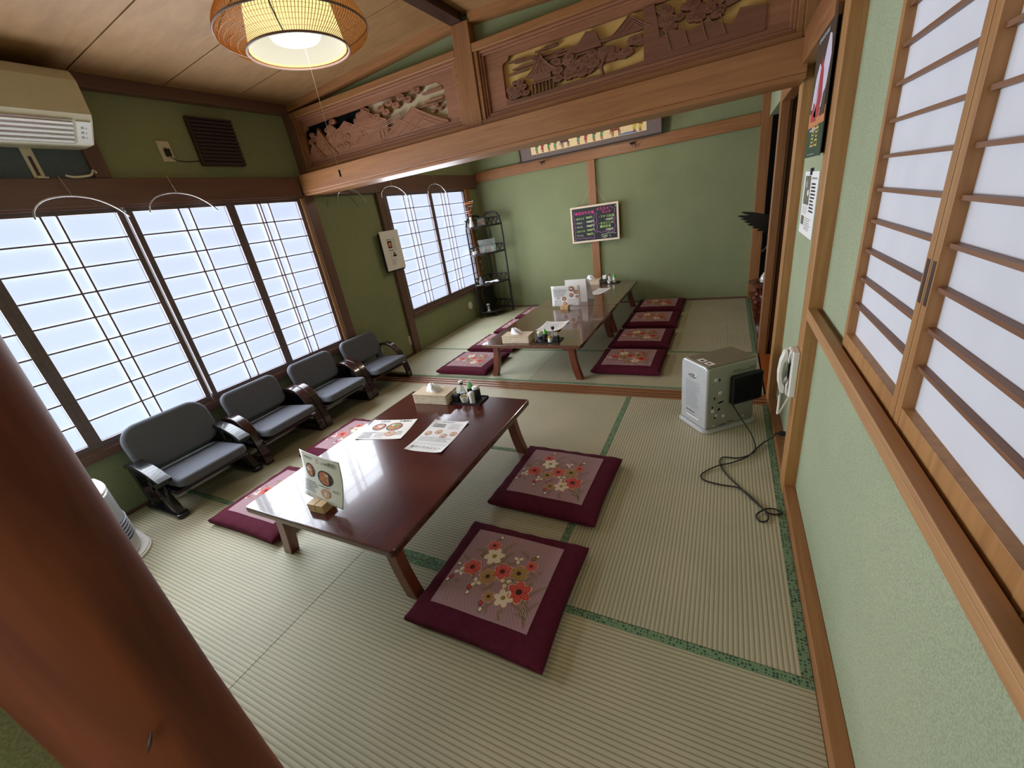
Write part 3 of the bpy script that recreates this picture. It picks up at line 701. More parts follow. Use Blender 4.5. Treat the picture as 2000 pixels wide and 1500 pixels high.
# =================================================================== LOW CHAIRS
def band(m, path, y0, y1, th_, mi=0):
    # flat bent-wood band: path in (x,z), given thickness, between y0 and y1
    n = len(path); A = []; B = []
    for i in range(n):
        a = path[max(i-1, 0)]; b = path[min(i+1, n-1)]; dx, dz = b[0]-a[0], b[1]-a[1]; L_ = math.hypot(dx, dz)
        nx, nz = -dz/L_*th_/2, dx/L_*th_/2
        A.append((path[i][0]+nx, path[i][1]+nz)); B.append((path[i][0]-nx, path[i][1]-nz))
    for i in range(n-1):
        q = [A[i], A[i+1], B[i+1], B[i]]
        m.prism(q, y0, y1, 'XZ', mi)
def curve_pts(P, k=6):
    Q = []
    for i in range(len(P)-1):
        p0 = P[max(i-1, 0)]; p1 = P[i]; p2 = P[i+1]; p3 = P[min(i+2, len(P)-1)]
        for s_ in range(k):
            u = s_/k
            Q.append(tuple(.5*((2*p1[d])+(-p0[d]+p2[d])*u+(2*p0[d]-5*p1[d]+4*p2[d]-p3[d])*u*u+(-p0[d]+3*p1[d]-3*p2[d]+p3[d])*u**3) for d in range(len(p1))))
    Q.append(tuple(P[-1])); return Q
def band2(path, y0, y1, th_):
    # continuous band mesh
    m = MB(); n = len(path); vs = []; fs = []
    for i in range(n):
        a = path[max(i-1, 0)]; b = path[min(i+1, n-1)]; dx, dz = b[0]-a[0], b[1]-a[1]; L_ = math.hypot(dx, dz)
        nx, nz = -dz/L_*th_/2, dx/L_*th_/2; x, z = path[i]
        vs += [(x+nx, y0, z+nz), (x+nx, y1, z+nz), (x-nx, y1, z-nz), (x-nx, y0, z-nz)]
    for i in range(n-1):
        for k in range(4): fs.append((i*4+k, i*4+(k+1) % 4, i*4+4+(k+1) % 4, i*4+4+k))
    fs += [(0, 1, 2, 3), (n*4-1, n*4-2, n*4-3, n*4-4)]
    return m.add(vs, fs)
def make_chair(kind, loc, label, wd, rz=0):
    t = thing('low_armchair', label, 'low chair', loc, rz, 'low grey armchairs along the window')
    hw = wd/2; arm = .060; inn = hw-arm-.004
    # seat: rounded slab, slightly tilted back
    tilt = Matrix.Translation((0, 0, .205)) @ Matrix.Rotation(math.radians(-4 if kind == 0 else -5), 4, 'Y')
    s_ = MB(); s_.prism([(x+.05, y) for x, y in rrect(.40, 2*inn, .05, 5)], -.03, .028, 'XY', 0, tilt)
    s_.build('seat', 'gfab', t, bevel=.018, seg=4, smooth=50)
    # backrest: wide rounded pad leaning back
    bh = .30 if kind == 0 else .245; z0 = .402 if kind == 0 else .380
    bt = Matrix.Translation((-.125, 0, z0)) @ Matrix.Rotation(math.radians(-14), 4, 'Y')
    b = MB(); P = rrect(2*hw-.055 if kind == 0 else 2*inn+.02, bh, .105 if kind == 0 else .06, 8)
    b.prism(P, -.026, .022, 'YZ', 0, bt); b.build('backrest', 'gfab', t, bevel=.02, seg=4, smooth=50)
    fr = MB(); fr.box(-.165, -.135, -hw+.06, -hw+.09, .12, .42); fr.box(-.165, -.135, hw-.09, hw-.06, .12, .42)
    fr.box(-.15, .19, -hw+.05, hw-.05, .150, .170); fr.build('under_frame', 'black' if kind == 0 else 'redwood', t, bevel=.004)
    for sgn in (-1, 1):
        y0, y1 = (hw-arm, hw) if sgn > 0 else (-hw, -hw+arm)
        if kind == 0:
            a = band2(curve_pts([(-.185, .318), (-.12, .335), (0, .325), (.10, .295), (.185, .255)]), y0-.006, y1+.006, .028)
            a.build('armrest', 'black', t, bevel=.005, smooth=40)
            g = MB(); band(g, [(-.175, .31), (-.16, .2), (-.135, .02)], y0+.008, y1-.008, .042); band(g, [(.165, .25), (.05, .205), (-.02, .16)], y0+.008, y1-.008, .03)
            band(g, [(.0, .235), (.06, .15), (.155, .02)], y0+.008, y1-.008, .045)
            g.build('leg', 'black', t, bevel=.004)
            r = MB(); r.prism([(x-.015, y) for x, y in rrect(.41, arm+.008, .024, 4, 0, (y0+y1)/2)], 0, .03, 'XY'); r.build('runner', 'black', t, bevel=.006)
        else:
            a = band2(curve_pts([(-.165, .27), (-.15, .315), (-.10, .345), (-.02, .352), (.055, .325), (.112, .262), (.145, .175), (.168, .09), (.178, .012)]), y0, y1, .024)
            a.build('armrest', 'redwood', t, bevel=.003, smooth=40)
            g = MB(); band(g, [(-.165, .29), (-.175, .15), (-.185, .01)], y0+.002, y1-.002, .034); band(g, [(-.16, .155), (0, .15), (.15, .145)], y0+.010, y1-.010, .034)
            g.build('leg', 'black', t, bevel=.003)
            r = MB(); r.box(-.20, .19, y0+.002, y1-.002, 0, .026); r.build('runner', 'redwood', t, bevel=.004)
    return t
make_chair(0, (-3.005, 1.05, 0), 'low grey chair with flat black armrests, nearest the log pillar', .545)
cA = make_chair(1, (-3.01, 1.615, 0), 'low grey chair with curved dark red arms, next to the black-armed chair', .545, .02)
dup(cA, (-3.01, 2.165, 0), .0, 'low grey chair with curved dark red arms, third along from the log pillar')
dup(cA, (-3.01, 2.725, 0), -.03, 'low grey chair nearest the threshold with an open curved arm')

# =================================================================== THINGS ON THE TABLES
TZ = .33
def tissue_box(x, y, rz, label, peak):
    t = thing('tissue_box', label, 'tissue box', (x, y, TZ), rz, 'wicker-covered tissue boxes on the low tables')
    m = MB(); m.prism(rrect(.262, .135, .012, 3), 0, .062, 'XY'); m.build('wicker_cover', 'wicker', t, bevel=.004)
    l = MB(); l.box(-.131, -.055, -.068, .068, .058, .0665); l.box(.055, .131, -.068, .068, .058, .0665); l.box(-.055, .055, -.068, -.022, .058, .0665); l.box(-.055, .055, .022, .068, .058, .0665)
    l.build('lid', 'wickertop', t, bevel=.002)
    rnd = random.Random(int(peak*1000)+3); u = MB(); n = 30; rows = 9; vs = []; fs = []
    for j in range(rows):
        q = j/(rows-1)
        for i in range(n):
            a = 2*PI*i/n; fold = 1+(.16+.12*q)*math.sin(4*a+1.5*q)+.10*math.sin(9*a-j)*q
            sh = (1-q)**.8
            rx = (.056*sh+.012*q)*fold; ry = (.020*sh+.016*math.sin(PI*min(1, q*1.1))+.002)*fold
            vs.append((rx*math.cos(a)+peak*q-.012*q*q, ry*math.sin(a)+.004*math.sin(5*q), .058+.070*q*(1-.12*abs(math.sin(1.5*a))*q)))
    for j in range(rows-1):
        for i in range(n): fs.append((j*n+i, j*n+(i+1) % n, (j+1)*n+(i+1) % n, (j+1)*n+i))
    fs.append(tuple(range((rows-1)*n, rows*n))); u.add(vs, fs); u.build('tissue', 'tissue', t, smooth=35)
    return t
tissue_box(-1.655, 1.915, .06, 'wicker tissue box at the far end of the front table', .004)
tissue_box(-1.60, 3.11, .04, 'wicker tissue box on the near end of the middle table', -.02)
tissue_box(-1.59, 5.47, 0, 'wicker tissue box on the table against the back wall', -.012)

def tray(x, y, w_, d, label, rz=0):
    m = MB(); m.box(-w_/2, w_/2, -d/2, d/2, 0, .004)
    for a in ((-w_/2, -w_/2+.004, -d/2, d/2), (w_/2-.004, w_/2, -d/2, d/2), (-w_/2, w_/2, -d/2, -d/2+.004), (-w_/2, w_/2, d/2-.004, d/2)): m.box(*a, .004, .009)
    return tag(m.build('condiment_tray', 'blk', None, (x, y, TZ), rz), label, 'tray', 'black condiment trays')
def soy(x, y, z, label, cap='white', capr=.013):
    t = thing('soy_sauce_bottle', label, 'bottle', (x, y, z), 0, 'condiments on the low tables')
    MB().lathe([(0, 0), (.024, 0), (.026, .006), (.025, .030), (.017, .052), (.010, .075), (.0095, .098), (0, .098)], seg=20).build('glass_body', 'bottleglass', t, smooth=50)
    MB().lathe([(0, .002), (.0225, .002), (.0235, .008), (.0225, .028), (0, .030)], seg=20).build('sauce', 'soy', t, smooth=50)
    MB().lathe([(0, .092), (.012, .092), (.013, .104), (0, .104)], seg=16).build('collar', 'blk', t, smooth=50)
    MB().lathe([(0, .104), (capr, .104), (capr+.002, .110), (capr-.002, .116), (0, .117)], seg=16).build('cap', cap, t, smooth=50)
def squeeze(x, y, z, label, cover=True, body='soy', s=1.0):
    t = thing('squeeze_bottle', label, 'bottle', (x, y, z), 0, 'condiments on the low tables')
    MB().lathe([(0, 0), (.020*s, 0), (.021*s, .006), (.021*s, .055*s), (.018*s, .066*s), (0, .067*s)], seg=20).build('bottle_body', body, t, smooth=50)
    MB().lathe([(0, .066*s), (.0165*s, .066*s), (.017*s, .088*s), (.008*s, .098*s), (.005*s, .108*s), (0, .109*s)], seg=18).build('green_cap', 'gcap', t, smooth=50)
    if cover: MB().lathe([(.018*s, .062*s), (.0185*s, .112*s), (.016*s, .116*s), (0, .117*s)], seg=18).build('clear_cover', 'clear', t, smooth=50)
def jar(x, y, z, label, r=.023, h=.088, body='blk', lid='white', lab=None):
    t = thing('condiment_jar', label, 'jar', (x, y, z), 0, 'condiments on the low tables')
    MB().lathe([(0, 0), (r, 0), (r+.001, .004), (r+.001, h-.02), (r-.003, h-.012), (0, h-.012)], seg=20).build('jar_body', body, t, smooth=50)
    MB().lathe([(0, h-.014), (r, h-.014), (r+.0015, h-.004), (r-.002, h), (0, h)], seg=20).build('lid', lid, t, smooth=50)
    if lab: MB().lathe([(r+.0018, .012), (r+.0018, h*.5)], seg=20).build('jar_label', lab, t, smooth=50)
def shaker(x, y, z, label, r=.017, h=.075):
    t = thing('shaker', label, 'shaker', (x, y, z), 0, 'condiments on the low tables')
    MB().lathe([(0, 0), (r, 0), (r, h*.72), (0, h*.72)], seg=18).build('shaker_body', 'sheet', t, smooth=50)
    MB().lathe([(0, h*.72), (r+.001, h*.72), (r+.001, h*.94), (r-.003, h), (0, h)], seg=18).build('cap', 'white', t, smooth=50)
def cup(x, y, z, label, fill='yellow', spoon=True):
    t = thing('small_cup', label, 'cup', (x, y, z), 0, 'condiments on the low tables')
    MB().lathe([(0, 0), (.020, 0), (.024, .012), (.0285, .040), (.0265, .040), (.022, .012), (0, .006)], seg=22).build('cup_body', 'white', t, smooth=50)
    m = MB(); rn = random.Random(3); m.lathe([(0, .012), (.024, .028), (.016, .036), (0, .038)], seg=14)
    for i in range(10): a = rn.uniform(0, 6.28); r = rn.uniform(0, .014); m.lathe([(0, -.004), (.005, 0), (0, .004)], (r*math.cos(a), r*math.sin(a), .037), 6)
    m.build('filling', fill, t, smooth=60)
    if spoon: MB().tube([(.0, .006, .034), (-.006, .014, .060), (-.012, .022, .085)], .0022, 6).build('spoon', 'white', t)
def pick_holder(x, y, z, label, loops=True):
    t = thing('toothpick_holder', label, 'toothpick holder', (x, y, z), 0, 'condiments on the low tables')
    m = MB(); m.prism(rrect(.042, .042, .006, 3), 0, .045); m.build('holder_body', 'blk', t, bevel=.002)
    k = MB()
    for i in range(5): a = i*1.3; k.tube([(.006*math.cos(a), .006*math.sin(a), .03), (.012*math.cos(a)-.008, .012*math.sin(a), .075)], .0013, 5)
    k.build('toothpick_bundle', 'white' if loops else 'beech', t)
# front table, far end
tray(-1.413, 1.945, .215, .125, 'black condiment tray on the front table beside the tissue box', .05)
soy(-1.475, 1.975, TZ+.004, 'glass soy sauce bottle with a white cap on the front table tray')
squeeze(-1.418, 1.985, TZ+.004, 'green-topped bottle under a clear cover on the front table tray')
jar(-1.362, 1.965, TZ+.004, 'dark jar with a white lid at the right of the front table tray', .024, .086)
shaker(-1.364, 1.908, TZ+.004, 'slim white shaker at the front corner of the front table tray')
cup(-1.424, 1.913, TZ+.004, 'small white cup of yellow pickle on the front table tray')
pick_holder(-1.488, 1.918, TZ+.004, 'dark holder of white picks touching the front table tissue box')
# middle table, near end
tray(-1.31, 3.115, .215, .145, 'black condiment tray on the near end of the middle table')
jar(-1.385, 3.10, TZ+.004, 'white-lidded jar with a navy label on the middle table', .021, .086, 'bottleglass', 'white', 'navy')
squeeze(-1.335, 3.10, TZ+.004, 'dark bottle with a bright green top on the middle table', False)
soy(-1.275, 3.135, TZ+.004, 'glass soy sauce bottle with a black cap on the middle table', 'blk', .014)
jar(-1.285, 3.075, TZ+.004, 'small cream jar at the front of the middle table tray', .017, .05, 'cream', 'yellow')
pick_holder(-1.235, 3.10, TZ+.004, 'dark holder of picks at the right end of the middle table tray')
# far table, wall end
tray(-1.315, 5.47, .20, .13, 'black condiment tray on the table against the back wall')
nb = thing('napkin_holder', 'dark napkin holder with white napkins against the back wall', 'napkin holder', (-1.412, 5.475, TZ))
MB().box(-.03, .03, -.03, .03, 0, .06).build('holder_body', 'redwood', nb, bevel=.003)
MB().prism([(-.02, .055), (.018, .055), (.028, .112), (-.026, .102)], -.006, .006, 'XZ').build('napkins', 'tissue', nb)
bt = thing('condiment_bottle', 'tall yellowish bottle with a dark cap on the farthest tray', 'bottle', (-1.345, 5.48, TZ+.004))
MB().lathe([(0, 0), (.017, 0), (.018, .06), (.009, .085), (.009, .095), (0, .095)], seg=16).build('bottle_body', 'cream', bt, smooth=50)
MB().lathe([(0, .092), (.011, .092), (.011, .115), (0, .117)], seg=14).build('cap', 'pn', bt, smooth=50)
squeeze(-1.285, 5.485, TZ+.004, 'white bottle with a green tip on the farthest tray', False, 'white')
cup(-1.335, 5.425, TZ+.004, 'small white cup at the front of the farthest tray', 'cream', False)

# --- printed sheets
def frameof(o, ux, uy):
    o, ux, uy = Vector(o), Vector(ux), Vector(uy)
    return lambda u, v: o+ux*u+uy*v
def bars(mb, F, u0, u1, v0, v1, rows, mi, rnd, hgt=.45, gap=.15):
    # rows of tiny printed characters
    dv = (v1-v0)/rows
    for r in range(rows):
        v = v1-(r+.5)*dv; u = u0; ue = u0+(u1-u0)*rnd.uniform(.7, 1)
        while u < ue:
            w_ = dv*rnd.uniform(.35, .6); h = dv*hgt*rnd.uniform(.6, 1)
            mb.add([F(u, v-h/2), F(u+w_, v-h/2), F(u+w_, v+h/2), F(u, v+h/2)], [(0, 1, 2, 3)], mi); u += w_+dv*gap*rnd.uniform(.7, 1.8)
def dish(mb, F, u, v, r, ry, rnd, bowl=2, off=1.0):
    n = 18
    for k, (s_, mi) in enumerate(((1, bowl), (.84, 3 if bowl == 2 else 4))):
        mb.add([F(u+r*s_*math.cos(2*PI*i/n), v+ry*s_*math.sin(2*PI*i/n))+off*(k+1)*mb.nrm for i in range(n)], [tuple(range(n))], mi)
    for i in range(5):
        a = rnd.uniform(0, 6.28); q = rnd.uniform(0, .5); mi = rnd.choice([0, 4, 5, 3, 6])
        cu, cv = u+r*q*math.cos(a), v+ry*q*math.sin(a); rr = r*rnd.uniform(.16, .32); r2 = rr*ry/r
        mb.add([F(cu+rr*math.cos(2*PI*j/7), cv+r2*math.sin(2*PI*j/7))+off*(3+i*.3)*mb.nrm for j in range(7)], [tuple(range(7))], mi)
SHEETMATS = ['sheet', 'ink', 'bowl', 'food', 'food2', 'yellow', 'gcap', 'inkg', 'cream', 'pinks', 'photo']
def lying_sheet(name, corners, z, label, kind, curl=.006):
    # corners: far-left, far-right, near-right, near-left in world xy; the sheet's top edge is the far edge
    A, B, C_, D = [Vector((c[0], c[1], 0)) for c in corners]
    W_ = ((B-A).length+(C_-D).length)/2; H_ = ((A-D).length+(B-C_).length)/2
    cen = (A+B+C_+D)/4; ux = ((B-A)+(C_-D)).normalized(); uy = Vector((-ux.y, ux.x, 0))
    mb = MB(); mb.nrm = Vector((0, 0, .00025)); o = -ux*W_/2-uy*H_/2; o.z = .0012
    def F(u, v):
        p = o+ux*u+uy*v; e = (abs(u/W_-.5)*2)**4*(abs(v/H_-.5)*2)**2; return Vector((p.x, p.y, p.z+curl*e))
    n = 8; vs = [F(W_*i/n, H_*j/n) for j in range(n+1) for i in range(n+1)]
    mb.add(vs, [(j*(n+1)+i, j*(n+1)+i+1, (j+1)*(n+1)+i+1, (j+1)*(n+1)+i) for j in range(n) for i in range(n)], 0)
    G = lambda u, v: F(u, v)+Vector((0, 0, .0003))
    rnd = random.Random(len(label)); pr = MB(); pr.nrm = Vector((0, 0, .00025))
    print_menu(pr, G, W_, H_, kind, rnd, Vector((0, 0, .0003)), ux, uy, o)
    t = tag(mb.build(name, SHEETMATS, None, (cen.x, cen.y, z), fix=False), label, 'menu')
    pr.build('printing', SHEETMATS, t, fix=False); return t
def print_menu(pr, G, W_, H_, kind, rnd, lift, ux, uy, o):
    if kind == 'dishes':      # landscape, three dishes
        for i in range(6):
            for j in range(6):
                a, b, c, d = W_*(.36+.63*i/6), W_*(.36+.63*(i+1)/6), H_*(.02+.96*j/6), H_*(.02+.96*(j+1)/6)
                pr.add([G(a, c), G(b, c), G(b, d), G(a, d)], [(0, 1, 2, 3)], 8)
        G0 = G; G = lambda u, v: G0(u, v)+lift*1.5
        dish(pr, G, W_*.28, H_*.62, .042, .040, rnd); dish(pr, G, W_*.62, H_*.62, .050, .046, rnd); dish(pr, G, W_*.66, H_*.27, .033, .028, rnd, 3)
        bars(pr, G, .012, W_*.34, .012, H_*.36, 5, 1, rnd); bars(pr, G, W_*.36, W_*.58, H_*.08, H_*.34, 4, 7, rnd)
        bars(pr, G, W_*.78, W_*.95, H_*.2, H_*.4, 3, 1, rnd)
        add_text(pr, '冬季限定！', .022, G(W_*.62, H_*.86)+lift*2, ux, uy, 1, 1); bars(pr, G, W_*.2, W_*.42, H_*.86, H_*.97, 1, 7, rnd, .8)
    elif kind == 'lunch':
        bars(pr, G, W_*.28, W_*.62, H_*.93, H_*.975, 1, 7, rnd, .8); bars(pr, G, W_*.10, W_*.52, H_*.76, H_*.89, 3, 1, rnd, .75, .1); bars(pr, G, W_*.58, W_*.92, H_*.72, H_*.9, 5, 7, rnd)
        for u, v in ((.17, .55), (.42, .61), (.64, .50), (.86, .58)): dish(pr, G, W_*u, H_*v, .021, .023, rnd, 3 if u != .64 else 7)
        bars(pr, G, W_*.06, W_*.95, H_*.30, H_*.45, 5, 7, rnd); pr.add([G(W_*.05, H_*.225), G(W_*.95, H_*.225), G(W_*.95, H_*.23), G(W_*.05, H_*.23)], [(0, 1, 2, 3)], 7)
        add_text(pr, '昼ランチメニュー', .0235, G(W_*.07, H_*.07)+lift, ux, uy, 1, 0)
    elif kind == 'plain':
        bars(pr, G, W_*.1, W_*.9, H_*.15, H_*.85, 10, 7, rnd)
    elif kind == 'meal':      # landscape A4 with heading left and dishes right
        add_text(pr, '定食', .020, G(W_*.26, H_*.86)+lift, ux, uy, 1); bars(pr, G, W_*.06, W_*.56, H_*.46, H_*.83, 7, 1, rnd)
        for u, v, r in ((.72, .83, .032), (.86, .67, .026), (.70, .52, .024), (.88, .44, .017), (.44, .36, .024), (.46, .10, .026)): dish(pr, G, W_*u, H_*v, r, r*.9, rnd)
        add_text(pr, '麺類', .015, G(W_*.18, H_*.36)+lift, ux, uy, 1, 1); bars(pr, G, W_*.06, W_*.36, H_*.08, H_*.30, 4, 7, rnd); bars(pr, G, W_*.56, W_*.95, H_*.06, H_*.34, 5, 7, rnd)
lying_sheet('menu_sheet', [(-1.905, 1.585), (-1.612, 1.648), (-1.547, 1.437), (-1.836, 1.368)], TZ, 'landscape menu with three dish photos lying on the front table', 'dishes', .004)
lying_sheet('menu_sheet', [(-1.487, 1.663), (-1.262, 1.681), (-1.222, 1.363), (-1.447, 1.345)], TZ, 'portrait lunch menu lying on the right side of the front table', 'lunch', .008)
lying_sheet('menu_sheet', [(-1.545, 3.69), (-1.310, 3.69), (-1.325, 3.385), (-1.56, 3.385)], TZ, 'menu sheet lying behind the condiment tray of the middle table', 'plain', .012)
lying_sheet('menu_sheet', [(-1.385, 5.155), (-1.275, 5.14), (-1.27, 4.80), (-1.475, 4.835)], TZ, 'menu sheet lying on the farther back-room table', 'plain', .006)

def standing_menu(blockc, brz, bl, br, height, lean, kind, label, lb2):
    # wooden block with a slot, and the card standing in it
    t = thing('card_stand', lb2, 'card stand', (blockc[0], blockc[1], TZ), brz, 'wooden block card stands')
    m = MB(); m.box(-.045, -.0015, -.0325, .0325, 0, .040); m.box(.0015, .045, -.0325, .0325, 0, .040); m.box(-.0015, .0015, -.0325, .0325, 0, .018); m.build('block', 'beech', t, bevel=.0015)
    a, b = Vector(bl), Vector(br); ux = (b-a); W_ = ux.length; ux.normalize(); up = Vector((lean[0], lean[1], 1)).normalized(); H_ = height
    nrm = ux.cross(up).normalized()
    if nrm.y > 0 and abs(nrm.y) > .3: nrm = -nrm
    cen = (a+b)/2; o = a-cen
    def F(u, v):
        bow = .010*math.sin(PI*v/H_)-.006*math.sin(PI*u/W_); return o+ux*u+up*v-nrm*bow
    mb = MB(); n = 8; vs = [F(W_*i/n, H_*j/n) for j in range(n+1) for i in range(n+1)]
    mb.add(vs, [(j*(n+1)+i, j*(n+1)+i+1, (j+1)*(n+1)+i+1, (j+1)*(n+1)+i) for j in range(n) for i in range(n)], 0)
    s_ = tag(mb.build('menu_card', SHEETMATS, None, cen, fix=False, smooth=60), label, 'menu')
    md = s_.modifiers.new('thick', 'SOLIDIFY'); md.thickness = .0008; md.offset = 0
    pr = MB(); pr.nrm = nrm*.0003; G = lambda u, v: F(u, v)+nrm*.0009; rnd = random.Random(5)
    if kind == 'stand':
        pr.add([G(W_*.1, .03), G(W_*.98, .01), G(W_*.98, H_-.01), G(W_*.1, H_-.06)], [(0, 1, 2, 3)], 8) if False else None
        for i in range(6):
            for j in range(8):
                if (j > 4) or i > 2: pr.add([G(W_*(.05+i*.155), H_*(.02+j*.12)), G(W_*(.05+(i+1)*.155), H_*(.02+j*.12)), G(W_*(.05+(i+1)*.155), H_*(.02+(j+1)*.12)), G(W_*(.05+i*.155), H_*(.02+(j+1)*.12))], [(0, 1, 2, 3)], 8)
        G2_ = lambda u, v: G(u, v)+nrm*.0004
        dish(pr, G2_, W_*.22, H_*.60, W_*.125, H_*.155, rnd); dish(pr, G2_, W_*.60, H_*.53, W_*.19, H_*.165, rnd); dish(pr, G2_, W_*.60, H_*.20, W_*.12, H_*.095, rnd, 3)
        bars(pr, G2_, W_*.04, W_*.40, H_*.12, H_*.36, 6, 1, rnd); bars(pr, G2_, W_*.42, W_*.72, H_*.31, H_*.35, 1, 1, rnd); bars(pr, G2_, W_*.76, W_*.93, H_*.27, H_*.33, 2, 1, rnd); bars(pr, G2_, W_*.4, W_*.95, H_*.02, H_*.08, 2, 7, rnd)
        pr.add([G2_(W_*x, H_*y) for x, y in ((.40, .80), (.86, .80), (.86, .93), (.40, .93))], [(0, 1, 2, 3)], 0)
        add_text(pr, '冬季限定！', .0235, G2_(W_*.53, H_*.815)+nrm*.0006, ux, up, 1, 1); bars(pr, G2_, W_*.43, W_*.5, H_*.81, H_*.93, 3, 9, rnd, .5)
        bars(pr, G2_, W_*.1, W_*.34, H_*.84, H_*.93, 1, 7, rnd, .7)
    else: print_menu(pr, G, W_, H_, kind, rnd, nrm*.0006, ux, up, o)
    pr.build('printing', SHEETMATS, s_, fix=False)
standing_menu((-1.520, .862), .07, (-1.645, .882, .368), (-1.382, .862, .352), .222, (.13, .17), 'stand', 'menu card standing upright on the front table, reading 冬季限定', 'pale wooden block card stand on the near end of the front table')
standing_menu((-1.530, 4.185), .0, (-1.688, 4.225, .352), (-1.362, 4.225, .352), .222, (0, .02), 'meal', 'menu card with dish photos standing on the middle table', 'small wooden block card stand at the far end of the middle table')
fm = MB()
for y0, y1, dx in ((4.545, 4.475, 0), (4.548, 4.62, .035)):
    a = [(-1.635+dx, y0, .575), (-1.385+dx, y0, .575), (-1.36+dx, y1, .3305), (-1.61+dx, y1, .3305)]
    fm.add([Vector(p)-Vector((-1.5, 4.55, .33)) for p in a], [(0, 1, 2, 3)])
o = tag(fm.build('folded_menu', 'sheet', None, (-1.5, 4.55, .33), fix=False), 'large white folded menu standing like a tent behind the dish-photo card', 'menu')
md = o.modifiers.new('thick', 'SOLIDIFY'); md.thickness = .0015; md.offset = 0

# =================================================================== PENDANT LAMP
LX, LY = -1.56, 1.5
lp = thing('pendant_lamp', 'round bamboo pendant lamp glowing over the front room', 'lamp', (LX, LY, 2.10))
RB, RE = .192, .282
def basket_r(z):   # outer basket profile between bottom hoop (z=0) and top hoop (z=.20)
    if z < .062: q = z/.062; return RB+(RE-RB)*math.sin(q*PI/2)**.9
    q = (z-.062)/(.20-.062); return RE-(RE-.165)*(1-math.cos(q*PI/2))
bk = MB(); nr = 150
zs = [.20*i/12 for i in range(13)]
for d in (1,):
    for i in range(nr):
        a0 = 2*PI*i/nr
        bk.tube([(basket_r(z)*math.cos(a0+d*z*.9), basket_r(z)*math.sin(a0+d*z*.9), z) for z in zs], .0013, 3)
for k in range(1, 20):
    z = .20*k/20; r = basket_r(z)-.001; bk.tube([(r*math.cos(2*PI*i/48), r*math.sin(2*PI*i/48), z) for i in range(48)], .00055, 3, closed=True)
bk.build('bamboo_basket', 'bamboo', lp, fix=False)
hp = MB()
for z, r, q in ((.0, RB, .0045), (.062, RE, .004), (.20, .165, .004)): hp.tube([(r*math.cos(2*PI*i/64), r*math.sin(2*PI*i/64), z) for i in range(64)], q, 6, closed=True)
for k in range(4):
    a = 2*PI*k/4+.62; hp.tube([(basket_r(z)*math.cos(a), basket_r(z)*math.sin(a), z) for z in zs], .0028, 5)
hp.build('hoop', 'hoop', lp, smooth=60)
sh = MB(); sh.lathe([(RB-.010, .004), (.150, .20), (.147, .20), (RB-.013, .006)], seg=64); sh.build('paper_shade', 'shade', lp, smooth=60)
si = MB(); si.lathe([(RB-.016, .010), (.140, .192), (.06, .196), (0, .196)], seg=48); si.build('inner_lining', 'inner', lp, smooth=60)
tb = MB(); tb.tube([(.082*math.cos(2*PI*i/40), .082*math.sin(2*PI*i/40), .050) for i in range(40)], .012, 10, closed=True); tb.lathe([(.0, .060), (.102, .060), (.102, .070), (0, .070)], seg=40)
tb.build('ring_tube', 'tube', lp, smooth=60)
cc = MB(); cc.tube([(0, 0, .19), (0, 0, .40)], .004, 6); cc.lathe([(0, .36), (.045, .365), (.05, .40), (0, .40)], seg=24); cc.build('hanging_cord', 'ivory', lp)
pc = MB(); pc.tube([(.02, .012, .16), (.02, .012, -.43)], .0009, 4); pcc = pc.build('pull_cord', 'ivory', lp)
MB().lathe([(0, -.455), (.0045, -.455), (.0045, -.428), (0, -.428)], (.02, .012, 0), 8).build('cord_weight', 'blk', pcc)

